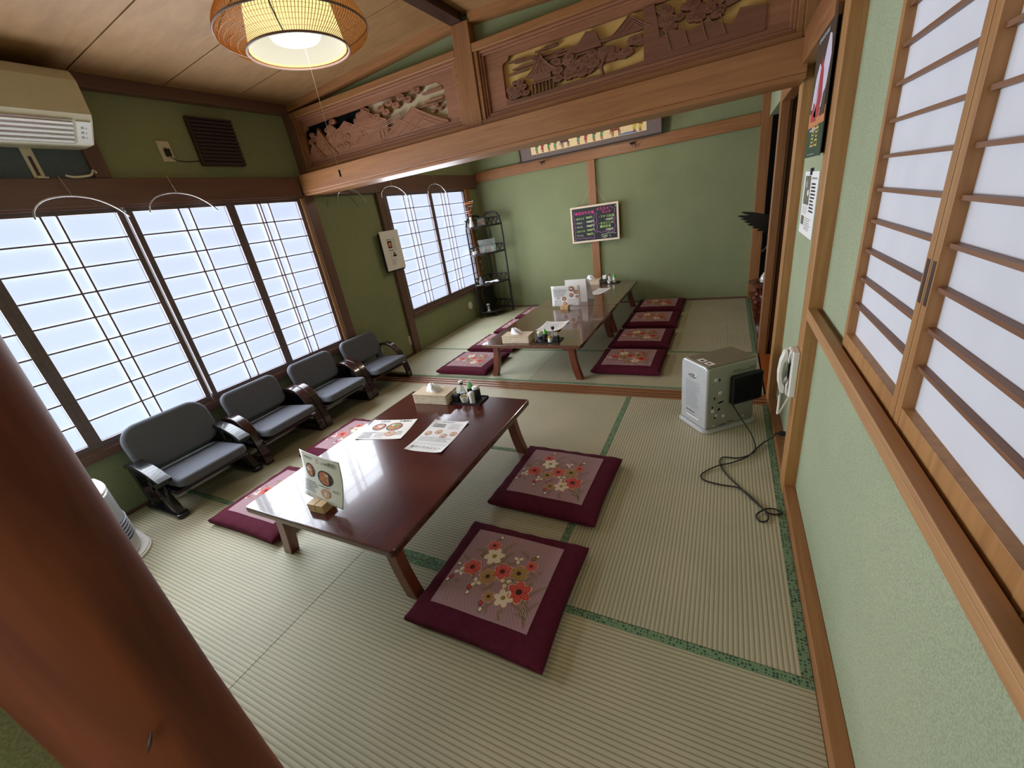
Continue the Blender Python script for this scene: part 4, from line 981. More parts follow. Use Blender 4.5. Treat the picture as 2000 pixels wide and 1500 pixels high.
# =================================================================== CARVED TRANSOMS
def transom(x0, x1, wx0, wx1, label, back, seed, kind):
    z0, z1 = 1.935, 2.372; cx = (x0+x1)/2
    t = thing('carved_transom', label, 'carved transom', (cx, 2.80, z0), 0)
    H_ = z1-z0
    f = MB(); f.box(x0-cx, x1-cx, -.028, .07, 0, .030); f.box(x0-cx, x1-cx, -.028, .07, H_-.045, H_)
    f.box(x0-cx, x0-cx+.028, -.02, .07, .030, H_-.045); f.box(x1-cx-.028, x1-cx, -.02, .07, .030, H_-.045)
    f.build('frame', 'timberX', t, bevel=.004)
    g = MB(); a, b, c, d = x0-cx+.028, x1-cx-.028, .030, H_-.045
    for k, (o, y) in enumerate(((0, -.006), (.014, .004))):
        g.box(a+o, b-o, y, .03, c+o, c+o+.014); g.box(a+o, b-o, y, .03, d-o-.014, d-o); g.box(a+o, a+o+.014, y, .03, c+o+.014, d-o-.014); g.box(b-o-.014, b-o, y, .03, c+o+.014, d-o-.014)
    g.build('inner_moulding', 'carve', t, bevel=.003)
    # board with a shaped window
    wz0, wz1 = 2.015-z0, 2.262-z0; A, B = wx0-cx, wx1-cx; ia, ib, ic, id_ = a+.026, b-.026, c+.026, d-.026
    def window(ins=0):
        P = []; a_, b_, c_, d_ = A+ins, B-ins, wz0+ins, wz1-ins
        for (px, pz, dx, dz) in ((b_, d_, -1, -1), (a_, d_, 1, -1), (a_, c_, 1, 1), (b_, c_, -1, 1)):
            # notched corner: two small arcs
            q = .05; arc = []
            for i in range(5): u = i/4*PI/2; arc.append((px+dx*(q*.45*(1-math.sin(u)) if False else q*.5*(1-math.cos(u))), pz+dz*(q-.5*q*math.sin(u)*1.0)))
            for i in range(1, 5): u = i/4*PI/2; arc.append((px+dx*(q*.5+q*.5*math.sin(u)), pz+dz*(q*.5-q*.5*(1-math.cos(u)))))
            if (dx, dz) in ((1, -1), (-1, 1)): arc = arc[::-1]
            P += arc
        return P
    Wn = window()[::-1]; S0 = B-A
    # ring of quads between window outline and the outer rectangle
    bd = MB(); cxw, czw = (A+B)/2, (wz0+wz1)/2
    def outer(p):
        dx, dz = p[0]-cxw, p[1]-czw; ts = []
        if dx > 0: ts.append((ib-cxw)/dx)
        if dx < 0: ts.append((ia-cxw)/dx)
        if dz > 0: ts.append((id_-czw)/dz)
        if dz < 0: ts.append((ic-czw)/dz)
        k = min(ts); return (cxw+dx*k, czw+dz*k)
    # insert the rectangle corners exactly
    import cmath
    items = [(cmath.phase(complex(p[0]-cxw, p[1]-czw)), p, outer(p)) for p in Wn]
    for cp in ((ia, ic), (ib, ic), (ib, id_), (ia, id_)):
        ang = cmath.phase(complex(cp[0]-cxw, cp[1]-czw))
        best = min(items, key=lambda it: abs(it[0]-ang)); items.append((ang, best[1], cp))
    items.sort(key=lambda it: it[0]); m_ = len(items)
    yf, yb = .020, .042; vs = []
    for _, p, o in items: vs += [(p[0], yf, p[1]), (o[0], yf, o[1]), (p[0], yb, p[1])]
    fs = []
    for i in range(m_):
        j = (i+1) % m_; fs.append((i*3, i*3+1, j*3+1, j*3)); fs.append((i*3, j*3, j*3+2, i*3+2))
    bd.add(vs, fs); bd.build('panel_board', 'carve', t, fix=True)
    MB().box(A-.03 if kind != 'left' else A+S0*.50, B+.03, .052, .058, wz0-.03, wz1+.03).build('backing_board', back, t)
    if kind == 'left': MB().box(A-.03, A+S0*.50, .052, .058, wz0-.03, wz1+.03).build('backing_board', 'void', t)['label'] = 'dark backing behind the window-side half of the carving'  # pale and dark boards stand for light and shade seen through the openwork
    # relief carving
    rl = MB(); rd = MB(); rnd = random.Random(seed)
    def inside(P): return [(min(max(x, A), B), min(max(z, wz0), wz1)) for x, z in P]
    def slab(P, y0, y1, m=None, mi=0): (m or rl).prism(inside(P), y0, y1, 'XZ', mi)
    def line(P, r=.0035, y=.014):
        P = [(min(max(x, A), B), min(max(z, wz0), wz1)) for x, z in P]; rl.tube([(x, y, z) for x, z in P], r, 5)
    def cloudtree(x, z, r, y=.016):
        P = []; nb = 7
        for i in range(nb*4):
            a = 2*PI*i/(nb*4); rr = r*(1+.16*abs(math.sin(a*nb/2))); P.append((x+rr*1.35*math.cos(a), z+rr*.72*math.sin(a)))
        slab(P, y, .044); 
        for i in range(5):
            a = PI*(.1+.2*i); line([(x+r*1.1*math.cos(a)*q, z-r*.35+r*.9*math.sin(a)*q) for q in (.25, .6, 1.0)], .0018, y-.001)
    def mountain(x, z, w_, h, y=.012, solid=True):
        L_ = [(x+w_*(u-.5)*(1), z+h*(1-abs(2*u-1))**1.25) for u in [i/16 for i in range(17)]]
        slab(L_+[(x+w_/2, wz0), (x-w_/2, wz0)] if z-.005 > wz0 and solid else L_, y, .044)
        line(L_, .0035, y-.001)
        for k, s_ in ((1, .72), (2, .45)): line([(x+(px-x)*s_+w_*.05*k, z+(pz-z)*s_) for px, pz in L_], .0022, y-.001)
    def mist(x, z, w_, h=.008, y=.020): slab([(x-w_/2, z), (x-w_/2+.012, z+h), (x+w_/2-.012, z+h), (x+w_/2, z), (x+w_/2-.02, z-h*.4), (x-w_/2+.02, z-h*.4)], y, .040)
    def roof(x, z, w_, h, y=.012):
        L_ = [(x-w_/2, z), (x-w_*.3, z+h*.25), (x-w_*.1, z+h*.65), (x, z+h), (x+w_*.1, z+h*.65), (x+w_*.3, z+h*.25), (x+w_/2, z), (x+w_*.2, z-h*.12), (x-w_*.2, z-h*.12)]
        slab(L_, y, .044); line(L_[:7], .0028, y-.001)
        for u in (-.25, -.12, 0, .12, .25): line([(x+u*w_*.2, z+h*.75*(1-abs(u)*1.5)), (x+u*w_*1.2, z)], .0016, y-.001)
    def posts(x0_, x1_, z, h, n_): 
        for i in range(n_): q = x0_+(x1_-x0_)*i/(n_-1); slab([(q-.0035, z-h), (q+.0035, z-h), (q+.0035, z), (q-.0035, z)], .018, .040)
        slab([(x0_-.01, z-.004), (x1_+.01, z-.004), (x1_+.01, z+.004), (x0_-.01, z+.004)], .014, .040)
    S = B-A
    if kind == 'left':
        mountain(A+S*.05, wz0, S*.16, .13); mountain(A+S*.12, wz0+.01, S*.2, .20, .016)
        mountain(A+S*.33, wz0+.10, S*.34, .10, .020); mountain(A+S*.48, wz0+.13, S*.28, .10, .018)
        mountain(A+S*.22, wz0+.05, S*.30, .16, .022)
        for i in range(22): cloudtree(A+S*(.03+.50*rnd.random()), wz0+.10+.13*rnd.random(), .017+.010*rnd.random(), .018+.006*rnd.random())
        mountain(A+S*.80, wz0, S*.46, .15, .010); mountain(A+S*.70, wz0, S*.30, .11, .012)
        slab([(A+S*.28, wz0), (A+S*.66, wz0), (A+S*.62, wz0+.018), (A+S*.40, wz0+.022)], .016, .044)
        for i in range(16): cloudtree(A+S*(.24+.22*rnd.random()), wz0+.03+.07*rnd.random(), .017+.010*rnd.random(), .012+.008*rnd.random())
        for x, z in ((.60, .20), (.66, .215), (.70, .19), (.74, .225), (.56, .16), (.78, .20), (.84, .235), (.63, .17)): cloudtree(A+S*x, wz0+z, .024, .012)
        for k in range(3): line([(A+S*.46+.006*k, wz0+.035+.012*k), (A+S*.58, wz0+.085+.012*k), (A+S*.72, wz0+.11+.012*k)], .004, .014)
        posts(A+S*.56, A+S*.64, wz0+.07, .05, 4)
        mist(A+S*.93, wz0+.15, S*.12, .010); mist(A+S*.93, wz0+.20, S*.13, .010); mist(A+S*.90, wz0+.13, S*.16, .006)
        cloudtree(A+S*.94, wz0+.12, .016, .014); cloudtree(A+S*.96, wz0+.095, .013, .014); cloudtree(A+S*.92, wz0+.09, .012, .014)
    else:
        slab([(A, wz0), (A+S*.62, wz0), (A+S*.60, wz0+.02), (A+S*.45, wz0+.012), (A+S*.30, wz0+.022), (A+S*.12, wz0+.012), (A, wz0+.02)], .016, .044)
        roof(A+S*.18, wz0+.11, S*.14, .10); slab([(A+S*.14, wz0+.075), (A+S*.22, wz0+.075), (A+S*.22, wz0+.11), (A+S*.14, wz0+.11)], .020, .044); posts(A+S*.13, A+S*.23, wz0+.07, .05, 7)
        for i in range(16): cloudtree(A+S*(.03+.08*rnd.random()), wz0+.03+.09*rnd.random(), .014+.008*rnd.random(), .012+.008*rnd.random())
        for i in range(9): mist(A+S*(.06+.22*rnd.random()), wz0+.15+.010*i, S*(.05+.10*rnd.random()), .006, .016+.001*i)
        for i in range(30): cloudtree(A+S*(.24+.16*rnd.random()), wz0+.04+.10*rnd.random(), .016+.010*rnd.random(), .010+.010*rnd.random())
        slab([(A+S*.28, wz0+.15), (A+S*.31, wz0+.19), (A+S*.34, wz0+.185), (A+S*.38, wz0+.235), (A+S*.42, wz0+.22), (A+S*.44, wz0+.15)], .018, .044)
        mist(A+S*.30, wz0+.165, S*.22, .008); mist(A+S*.33, wz0+.14, S*.18, .007)
        rl.tube([(A+S*.44, .016, wz0+.01), (A+S*.435, .014, wz0+.05), (A+S*.45, .014, wz0+.09), (A+S*.47, .014, wz0+.12)], [.012, .010, .008, .005], 7)
        for i in range(26): cloudtree(A+S*(.40+.19*rnd.random()), wz0+.07+.06*rnd.random(), .018+.010*rnd.random(), .010+.008*rnd.random())
        mountain(A+S*.55, wz0+.165, S*.16, .075, .014, False); mist(A+S*.50, wz0+.165, S*.20, .010); mist(A+S*.62, wz0+.19, S*.10, .008); mist(A+S*.60, wz0+.12, S*.10, .008)
        slab([(A+S*.60, wz0), (B, wz0), (B, wz0+.10), (A+S*.92, wz0+.12), (A+S*.90, wz0+.06), (A+S*.82, wz0+.11), (A+S*.76, wz0+.09), (A+S*.70, wz0+.12), (A+S*.66, wz0+.10), (A+S*.64, wz1), (A+S*.60, wz1)], .012, .044)
        for i in range(26): cloudtree(A+S*(.66+.20*rnd.random()), wz0+.12+.11*rnd.random(), .018+.010*rnd.random(), .010+.010*rnd.random())
        for i in range(4): line([(A+S*(.68+.06*i), wz0+.12), (A+S*(.69+.06*i), wz0+.07), (A+S*(.70+.06*i), wz0+.03)], .003, .010)
        slab([(A+S*.88, wz0+.14), (A+S*.95, wz0+.16), (B, wz0+.2), (B, wz1), (A+S*.86, wz1)], .016, .044)
    rl.build('relief_carving', 'carve' if kind == 'left' else 'carved', t, bevel=.0012, seg=1)
    return t
transom(-3.195, -1.585, -3.14, -1.735, 'shorter carved wooden transom with mountains and trees, on the window side', 'palebk', 4, 'left')
transom(-1.460, 0.275, -1.29, 0.12, 'longer carved wooden transom with pagoda and gold backing, right of the centre post', 'gold', 9, 'right')

# =================================================================== AIR CONDITIONER, VENT, SOCKETS
ac = thing('air_conditioner', 'cream wall-mounted air conditioner at the upper left corner', 'air conditioner', (XL, .985, 2.06))
prof = [(0, .0), (.145, .0), (.240, .095), (.258, .12), (.262, .27), (.235, .318), (.19, .325), (0, .325)]
m = MB(); m.prism([(x, z) for x, z in prof], -.385, .385, 'XZ'); 
# prism in XZ extrudes along Y
m.build('casing', 'ivory', ac, bevel=.008, seg=3)
m = MB(); fr_ = [(.150, .004), (.240, .096)]
dx, dz = fr_[1][0]-fr_[0][0], fr_[1][1]-fr_[0][1]; L_ = math.hypot(dx, dz); nx, nz = dz/L_, -dx/L_
def acq(u0, u1, y0, y1, off, mb, mi=0):
    P = [(fr_[0][0]+dx*u0+nx*off, fr_[0][1]+dz*u0+nz*off), (fr_[0][0]+dx*u1+nx*off, fr_[0][1]+dz*u1+nz*off), (fr_[0][0]+dx*u1-nx*.01, fr_[0][1]+dz*u1-nz*.01), (fr_[0][0]+dx*u0-nx*.01, fr_[0][1]+dz*u0-nz*.01)]
    mb.prism(P, y0, y1, 'XZ', mi)
acq(0.0, 1.0, -.36, .30, .004, m); vn = m.build('outlet_recess', 'chrome', ac)
for k in range(5):
    m = MB(); acq(.06+.19*k, .15+.19*k, -.355, .295, .010, m); m.build('louver', 'white', ac)
m = MB(); acq(.05, .95, .31, .372, .005, m); cp = m.build('control_label', 'white', ac)
m = MB()
for k in range(3): acq(.25+.2*k, .33+.2*k, .328, .340, .006, m); acq(.25+.2*k, .30+.2*k, .347, .352, .006, m)
m.build('label_marks', 'inkg', cp)
pw = MB(); pw.tube(curve_pts([(.06, .385, .20), (.09, .41, .15), (.10, .425, .08), (.08, .39, .05)]), .0025, 5); pw.build('power_cable', 'ivory', ac)
br = MB(); br.box(XL, XL+.014, 1.10, 1.145, 1.885, 2.07); br.box(XL+.014, XL+.018, 1.115, 1.128, 1.93, 2.02, 1)
br.box(XL, XL+.05, 1.10, 1.145, 1.9125, 1.918)
tag(br.build('support_bracket', ['ivory', 'ridge']), 'ivory slotted metal bracket below the air conditioner', 'bracket')
ph_ = MB(); ph_.tube(curve_pts([(XL+.05, 1.215, 1.925), (XL+.06, 1.25, 1.915), (XL+.06, 1.32, 1.925), (XL+.05, 1.345, 1.95), (XL+.04, 1.36, 1.94)]), .006, 6)
tag(ph_.build('cable_stub', 'ivory', smooth=60), 'short ivory cable end lying on the dark rail under the air conditioner', 'cable')
K['slate'] = mat('dark_slate_vent', rgb(52, 48, 54), 0.6); vt = thing('wall_vent', 'dark louvred wall vent high on the window wall', 'vent', (XL, 2.137, 2.14))
MB().box(0, .035, -.155, .155, -.15, .15).build('vent_box', 'ridge', vt, bevel=.006)
for k in range(13): z = -.138+.023*k; MB().box(.03, .052, -.148, .148, z-.004, z+.005).build('vent_slat', 'slate', vt)
def socket(x, y, z, w_, h, face, label, name='wall_socket', holes=True, m_='ivory'):
    t = thing(name, label, 'wall socket', (x, y, z)); d = face
    MB().box(min(0, d*.008), max(0, d*.008), -w_/2, w_/2, -h/2, h/2).build('cover_plate', m_, t, bevel=.002)
    if holes:
        hh = MB()
        for k in (-.02, .02):
            for q in (-.006, .006): hh.box(min(d*.0075, d*.009), max(d*.0075, d*.009), q-.0012, q+.0012, k-.005, k+.005)
        hh.build('slots', 'blk', t)
    return t
sk = socket(XL, 1.792, 2.073, .072, .118, 1, 'cream wall socket with a black plug, left of the dark vent')
pk = MB(); pk.box(.008, .035, -.012, .012, -.03, .012); pk.tube(curve_pts([(.03, 0, -.03), (.03, .03, -.055), (.02, .10, -.06), (.01, .20, -.05)]), .003, 5); 
tag(pk.build('vent_plug', 'blk', None, (XL, 1.792, 2.073)), 'black plug and cable in the high socket beside the vent', 'plug')
socket(XL, 3.585, .168, .022 if False else .05, .105, 1, 'cream wall socket low on the wall beside the back-room window post')
socket(XL, 3.10, .232, .045, .085, 1, 'cream wall socket behind the open arm of the farthest low chair')

# curved wire clothes hangers hanging in front of the lintel
def hanger(y, sp, z, label, x=-3.205, tilt=0):
    t = thing('clothes_hanger', label, 'clothes hanger', (x, y, z), tilt, 'curved metal hangers on the window rail')
    P = curve_pts([(0, -sp/2, -.105), (0, -sp*.46, -.055), (0, -sp*.32, -.012), (0, -sp*.08, .005), (0, sp*.18, -.012), (0, sp*.38, -.060), (0, sp/2, -.115)])
    MB().tube(P, .0052, 7).build('curved_bar', 'chrome', t, smooth=60)
    MB().tube([(0, -.01, .004), (0, -.018, .05), (-.012, -.022, .105)], .0018, 5).build('hanging_wire', 'chrome', t)
hanger(1.20, .41, 1.815, 'curved metal hanger at the left of the front-room window top')
hanger(1.725, .41, 1.815, 'curved metal hanger over the middle of the front-room window')
hanger(3.20, .36, 1.80, 'curved metal hanger just beyond the beam, over the dark green wall', -3.2)
hanger(3.83, .43, 1.815, 'curved metal hanger at the left of the back-room window top', -3.2)
hanger(4.63, .40, 1.825, 'curved metal hanger over the middle of the back-room window', -3.2)

# pinned notice on the left wall
nt_ = thing('pinned_notice', 'white printed notice with a square food photo on the post by the back-room window', 'notice', (-3.205, 3.60, .99))
MB().box(-.030, -.010, -.150, .135, -.015, .385).build('dark_backing', 'blk', nt_)
s_ = MB(); s_.box(-.010, -.006, -.143, .147, 0, .402); s_.build('sheet', 'sheet', nt_)
p = MB(); rnd = random.Random(2)
def FN(u, v): return Vector((-.0055, -.143+u, v))
p.nrm = Vector((.0004, 0, 0))
def rect(mb, F, u0, v0, u1, v1, mi, k=0): mb.add([F(u0, v0)+mb.nrm*k, F(u1, v0)+mb.nrm*k, F(u1, v1)+mb.nrm*k, F(u0, v1)+mb.nrm*k], [(0, 1, 2, 3)], mi)
rect(p, FN, .085, .225, .150, .300, 2); disc(p, FN(.117, .262)+p.nrm, .024, .026, (0, 1, 0), (0, 0, 1), 3, 14); disc(p, FN(.122, .268)+p.nrm*2, .010, .012, (0, 1, 0), (0, 0, 1), 4, 10)
bars(p, FN, .08, .155, .302, .325, 1, 1, rnd); bars(p, FN, .085, .155, .195, .212, 1, 1, rnd, .8); bars(p, FN, .085, .125, .12, .19, 7, 7, rnd); rect(p, FN, .130, .135, .185, .158, 2); rect(p, FN, .145, .158, .165, .185, 2)
bars(p, FN, .090, .170, .05, .115, 8, 7, rnd); bars(p, FN, .16, .18, .20, .31, 11, 7, rnd); bars(p, FN, .185, .2, .19, .33, 9, 1, rnd)
p.build('printing', SHEETMATS, nt_, fix=False)

# =================================================================== BACK WALL: PAINTING, BLACKBOARD
pt = thing('framed_painting', 'long framed painting of costumed figures and horses, propped on the back rail', 'painting', (-1.585, 5.665, 1.955), 0, None, (math.radians(9), 0, 0))
PW, PH = 1.78, .50
m = MB(); 
for a in ((-PW/2, -PW/2+.012, 0, PH), (PW/2-.012, PW/2, 0, PH), (-PW/2, PW/2, 0, .012), (-PW/2, PW/2, PH-.012, PH)): m.box(a[0], a[1], -.055, -.015, a[2], a[3])
m.build('frame', 'blk', pt)
MB().box(-PW/2+.012, PW/2-.012, -.045, -.02, .012, PH-.012).build('mount', 'mount', pt)
MB().box(-PW/2+.17, PW/2-.17, -.048, -.0455, .065, PH-.065).build('picture', 'pict', pt)
fg = MB(); FG = ['pg', 'pr', 'pb', 'pp', 'pn', 'py', 'pblue', 'stW']
def poly(P, mi, k=0): fg.add([(x, -.0486-.0004*k, z) for x, z in P], [tuple(range(len(P)))], mi)
def person(x, c1, c2, h=.26, flip=1, boots=4):
    z = .085
    poly([(x-.022, z), (x-.004, z), (x-.004, z+.06), (x-.020, z+.06)], boots); poly([(x+.004, z-.004), (x+.028, z-.004), (x+.020, z+.06), (x+.004, z+.06)], boots)
    poly([(x-.034, z+.055), (x+.034, z+.055), (x+.020, z+.14), (x+.026, z+.19), (x-.026, z+.19), (x-.020, z+.13)], c1, 1)
    poly([(x-.028, z+.13), (x+.028, z+.13), (x+.030, z+.195), (x-.030, z+.195)], c2, 2)
    poly([(x+.02*flip, z+.18), (x+.055*flip, z+.12), (x+.046*flip, z+.105), (x+.012*flip, z+.14)], c2, 2)
    poly([(x+.017*math.cos(2*PI*i/10), z+.215+.022*math.sin(2*PI*i/10)) for i in range(10)], 7, 2)
    poly([(x-.022, z+.222), (x+.022, z+.222), (x+.012, z+.26), (x-.012, z+.26)], 2, 3)
def horse(x, c, s_=1, fl=1):
    z = .085; q = lambda P: [(x+fl*a*s_, z+b*s_) for a, b in P]
    poly(q([(-.10, .10), (.07, .10), (.085, .17), (-.09, .175), (-.115, .15)]), c, 1)
    for a in (-.095, -.065, .045, .072): poly(q([(a, .0), (a+.014, .0), (a+.022, .11), (a-.002, .11)]), c)
    poly(q([(.06, .14), (.10, .25), (.135, .255), (.175, .215), (.165, .20), (.125, .205), (.085, .14)]), c, 1)
    poly(q([(-.115, .15), (-.135, .06), (-.125, .05), (-.10, .13)]), c); poly(q([(-.05, .165), (.02, .165), (.02, .185), (-.05, .185)]), 7, 2)
_p = poly
def poly(P, mi, k=0):
    _p([(ax_+(x-ax_)*.56, .072+(z-.085)*.56) for x, z in P], mi, k)
for fr_, kd, c1, c2 in ((.055, 'p', 0, 2), (.11, 'p', 1, 1), (.17, 'p', 0, 2), (.23, 'p', 0, 2), (.325, 'h', 3, 0), (.44, 'p', 0, 2), (.505, 'p', 1, 1), (.575, 'p', 0, 2), (.64, 'p', 0, 0), (.76, 'h', 4, 0), (.905, 'p', 5, 5), (.95, 'p', 5, 4)):
    ax_ = -.72+1.44*fr_
    fg = MB()
    if kd == 'p': person(ax_, c1, c2); fg.build('painted_figure', FG, pt, fix=False)
    else: horse(ax_, c1); fg.build('painted_horse', FG, pt, fix=False)
fg = MB()
poly = _p
poly([(.40, .070), (.62, .070), (.60, .085), (.49, .090), (.42, .083)], 6); 
fg.build('painted_pond', FG, pt, fix=False)
for xx in (-2.16, -1.02):
    q = MB(); zz = 1.935
    q.tube([(xx, 5.598, zz-.012), (xx, 5.600, zz-.03)], .010, 6)
    for dx_, dz_ in ((-.035, -.045), (.03, -.05), (-.012, -.06), (.048, -.01), (-.05, -.012)): q.tube([(xx, 5.598, zz-.02), (xx+dx_*.6, 5.590, zz-.02+dz_*.3), (xx+dx_, 5.592, zz+dz_)], [.008, .007, .003], 5)
    tag(q.build('cord_tassel', 'carvblk'), 'dark knotted cord tassel under the painting, %s one' % ('left' if xx < -1.5 else 'right'), 'tassel', 'cord tassels under the long painting')

bb = thing('menu_blackboard', 'black menu board in a pale frame hanging on the back wall post', 'blackboard', (-1.545, 5.655, .857))
BW, BH = .635, .455
m = MB()
for a in ((-BW/2, -BW/2+.024, 0, BH), (BW/2-.024, BW/2, 0, BH), (-BW/2+.024, BW/2-.024, 0, .024), (-BW/2+.024, BW/2-.024, BH-.024, BH)): m.box(a[0], a[1], -.012, .012, a[2], a[3])
m.build('frame', 'frame_w', bb, bevel=.002)
MB().box(-BW/2+.02, BW/2-.02, -.003, .006, .02, BH-.02).build('board', 'chalkb', bb)
m = MB(); m.tube([(-.17, 0, BH-.005), (0, .006, BH+.255), (.17, 0, BH-.005)], .0014, 4); m.build('hanging_string', 'ivory', bb)
WRS = [MB() for _ in range(4)]; X_, Z_ = Vector((1, 0, 0)), Vector((0, 0, 1))
def T(body, u, v, s_, mi, b=2): add_text(WRS[mi], body, s_, (-BW/2+u, -.0040, v), X_, Z_, 0, b)
T('本日のやき魚', .055, .345, .044, 1, 3)
for i, (a, pr_) in enumerate((('・銀ひらす', '980円'), ('・かれい', '1000円'), ('・サワラ', '1000円'), ('・あかうお', '1000円'), ('・にしん', '980円'))):
    T(a, .046, .288-.052*i, .0275, 0 if i not in (0, 3) else 3, 1); T(pr_, .203, .290-.052*i, .035, 3 if i not in (1, 2) else 0)
T('オススメ', .345, .372, .042, 1, 3); T('ランチ', .415, .328, .042, 1, 3)
T('・アナゴ天丼', .360, .278, .036, 3); T('1500円', .460, .240, .034, 0); T('・かきとじの', .355, .198, .035, 3); T('鍋付定食', .385, .157, .036, 3); T('1200円', .455, .117, .034, 0)
def wavy(P, mi, w_=.0022, wav=.006, n_=10):
    Q = []
    for i in range(len(P)-1):
        (xa, za), (xb, zb) = P[i], P[i+1]; L2 = math.hypot(xb-xa, zb-za); nx_, nz_ = -(zb-za)/L2, (xb-xa)/L2
        for k in range(n_): u = k/n_; o_ = wav*math.sin(u*2*PI*max(1, round(L2/.09))); Q.append((xa+(xb-xa)*u+nx_*o_, za+(zb-za)*u+nz_*o_))
    Q.append(P[-1])
    for (xa, za), (xb, zb) in zip(Q[:-1], Q[1:]):
        L2 = math.hypot(xb-xa, zb-za)+1e-9; nx_, nz_ = -(zb-za)/L2*w_, (xb-xa)/L2*w_
        WRS[mi].add([(x_-BW/2, -.0038, z_2) for x_, z_2 in ((xa-nx_, za-nz_), (xa+nx_, za+nz_), (xb+nx_, zb+nz_), (xb-nx_, zb-nz_))], [(0, 1, 2, 3)], 0)
wavy([(.04, .40), (.045, .06), (.31, .05), (.315, .36), (.285, .385)], 2, n_=26); wavy([(.345, .36), (.345, .115), (.575, .105), (.58, .385), (.52, .405)], 2, n_=24)
wavy([(.47, .085), (.50, .098), (.53, .085), (.56, .09), (.59, .075)], 0, .0018, 0, 3); wavy([(.44+.038*math.cos(a/10*2*PI), .062+.024*math.sin(a/10*2*PI)) for a in range(11)], 0, .0018, 0, 2)
wavy([(.50, .08), (.52, .04)], 0, .0018, 0, 2); T('白魚', .42, .047, .022, 0); T("✦", .585, .395, .022, 0, 0); T('♪', .395, .07, .022, 0, 0); T("✦", .035, .030, .02, 0, 0)
for w_m, w_n, w_k in zip(WRS, ('white_writing', 'pink_heading', 'violet_border', 'green_writing'), ('cW', 'cP', 'cV', 'cY')): w_m.build(w_n, w_k, bb, fix=False)

# =================================================================== CORNER RACK AND ITS THINGS
rk = thing('corner_rack', 'black rattan four-tier corner rack in the far left corner', 'rack', (-3.20, 5.60, 0))
# plan: quarter shape; back corner at (0,0), front-left post and front-right post
PA, PB_, PC = (.02, -.50), (.345, -.07), (.02, -.02)
PD = (.21, -.40)
posts_ = MB()
def post(p, z1): posts_.tube([(p[0], p[1], 0.0), (p[0], p[1], z1)], .0145, 8)
post(PA, 1.26); post(PB_, 1.26); post(PC, 1.20)
posts_.build('post', 'rattan', rk, smooth=60)
ar = MB()
def arch(p, q, z0, z1):
    P = []
    for i in range(17):
        u = i/16; k = 1-abs(2*u-1)**4.5
        P.append((p[0]+(q[0]-p[0])*u, p[1]+(q[1]-p[1])*u, z0+(z1-z0)*k))
    ar.tube(P, .015, 8)
arch(PA, PC, 1.25, 1.40); arch(PC, PB_, 1.25, 1.42)
ar.build('top_arch', 'rattan', rk, smooth=60)
TIER = [.075, .475, .895, 1.255]
for k, z in enumerate(TIER):
    P = [PC, PA, (.10, -.49), (.21, -.42), (.30, -.28), (.345, -.15), PB_]
    m = MB(); m.prism(P, z-.012, z+.002, 'XY'); sf = m.build('shelf', 'rattan', rk)
    e = MB()
    for a_, b_ in zip(P[1:-1], P[2:]): e.tube([(a_[0], a_[1], z), (b_[0], b_[1], z)], .015, 6)
    # back rails with zigzag
    for p, q in ((PA, PC), (PC, PB_)):
        h = .095
        e.tube([(p[0], p[1], z+h), (q[0], q[1], z+h)], .011, 6)
        n = 8; 
        for i in range(n):
            u0, u1 = i/n, (i+1)/n; za, zb = (z+.005, z+h) if i % 2 == 0 else (z+h, z+.005)
            e.tube([(p[0]+(q[0]-p[0])*u0, p[1]+(q[1]-p[1])*u0, za), (p[0]+(q[0]-p[0])*u1, p[1]+(q[1]-p[1])*u1, zb)], .0065, 5)
    e.build('shelf_rail', 'rattan', rk)
m = MB(); m.lathe([(0, 0), (.018, 0), (.02, .02), (.01, .055), (0, .06)], (.21, -.38, .0), 12); m.build('front_foot', 'rattan', rk)
RX, RY = -3.20, 5.60
def at_rack(x, y, k): return (RX+x, RY+y, TIER[k]+.0025)
v = thing('flower_vase', 'pale vase with amber dried flowers standing at the window end of the rack top', 'vase', at_rack(.055, -.39, 3))
MB().lathe([(0, 0), (.028, 0), (.032, .03), (.020, .09), (.017, .12), (.022, .135), (.018, .135), (.014, .12), (0, .02)], seg=18).build('vase_body', 'white', v, smooth=50)
rnd = random.Random(11)
fl = MB(); st = MB()
for i in range(14):
    a = rnd.uniform(0, 6.28); r = rnd.uniform(.01, .045); h = rnd.uniform(.16, .33)
    st.tube([(0, 0, .10), (r*.5*math.cos(a), r*.5*math.sin(a), (.1+h)/2), (r*math.cos(a), r*math.sin(a), h)], .0018, 4)
    for j in range(5):
        b = 2*PI*j/5; h0 = h; fl.add([(r*math.cos(a), r*math.sin(a), h), (r*math.cos(a)+.028*math.cos(b-.4), r*math.sin(a)+.028*math.sin(b-.4), h+.010), (r*math.cos(a)+.034*math.cos(b), r*math.sin(a)+.034*math.sin(b), h+.004), (r*math.cos(a)+.028*math.cos(b+.4), r*math.sin(a)+.028*math.sin(b+.4), h+.010)], [(0, 1, 2, 3)], i % 3)
st.build('stem', 'pn', v); fl.build('blossom', ['glow', 'pdark', 'cream'], v, fix=False)
b = thing('display_box', 'dark-topped glass display box on the top of the rack', 'display box', at_rack(.13, -.25, 3), .5)
MB().box(-.055, .055, -.045, .045, 0, .105).build('glass_sides', 'clear', b); MB().box(-.06, .06, -.05, .05, .105, .118).build('box_top', 'blk', b); MB().box(-.055, .055, -.045, .045, .0005, .006).build('box_base', 'root', b)
f = MB()
for i in range(8): a = i*.8; f.lathe([(0, -.012), (.012, 0), (0, .012)], (.03*math.cos(a), .025*math.sin(a), .03+.007*i), 6)
f.build('figure', ['glow'], b)
t = thing('clear_case', 'clear plastic lidded case of small goods on the second rack shelf from the top', 'case', at_rack(.15, -.22, 2), .52)
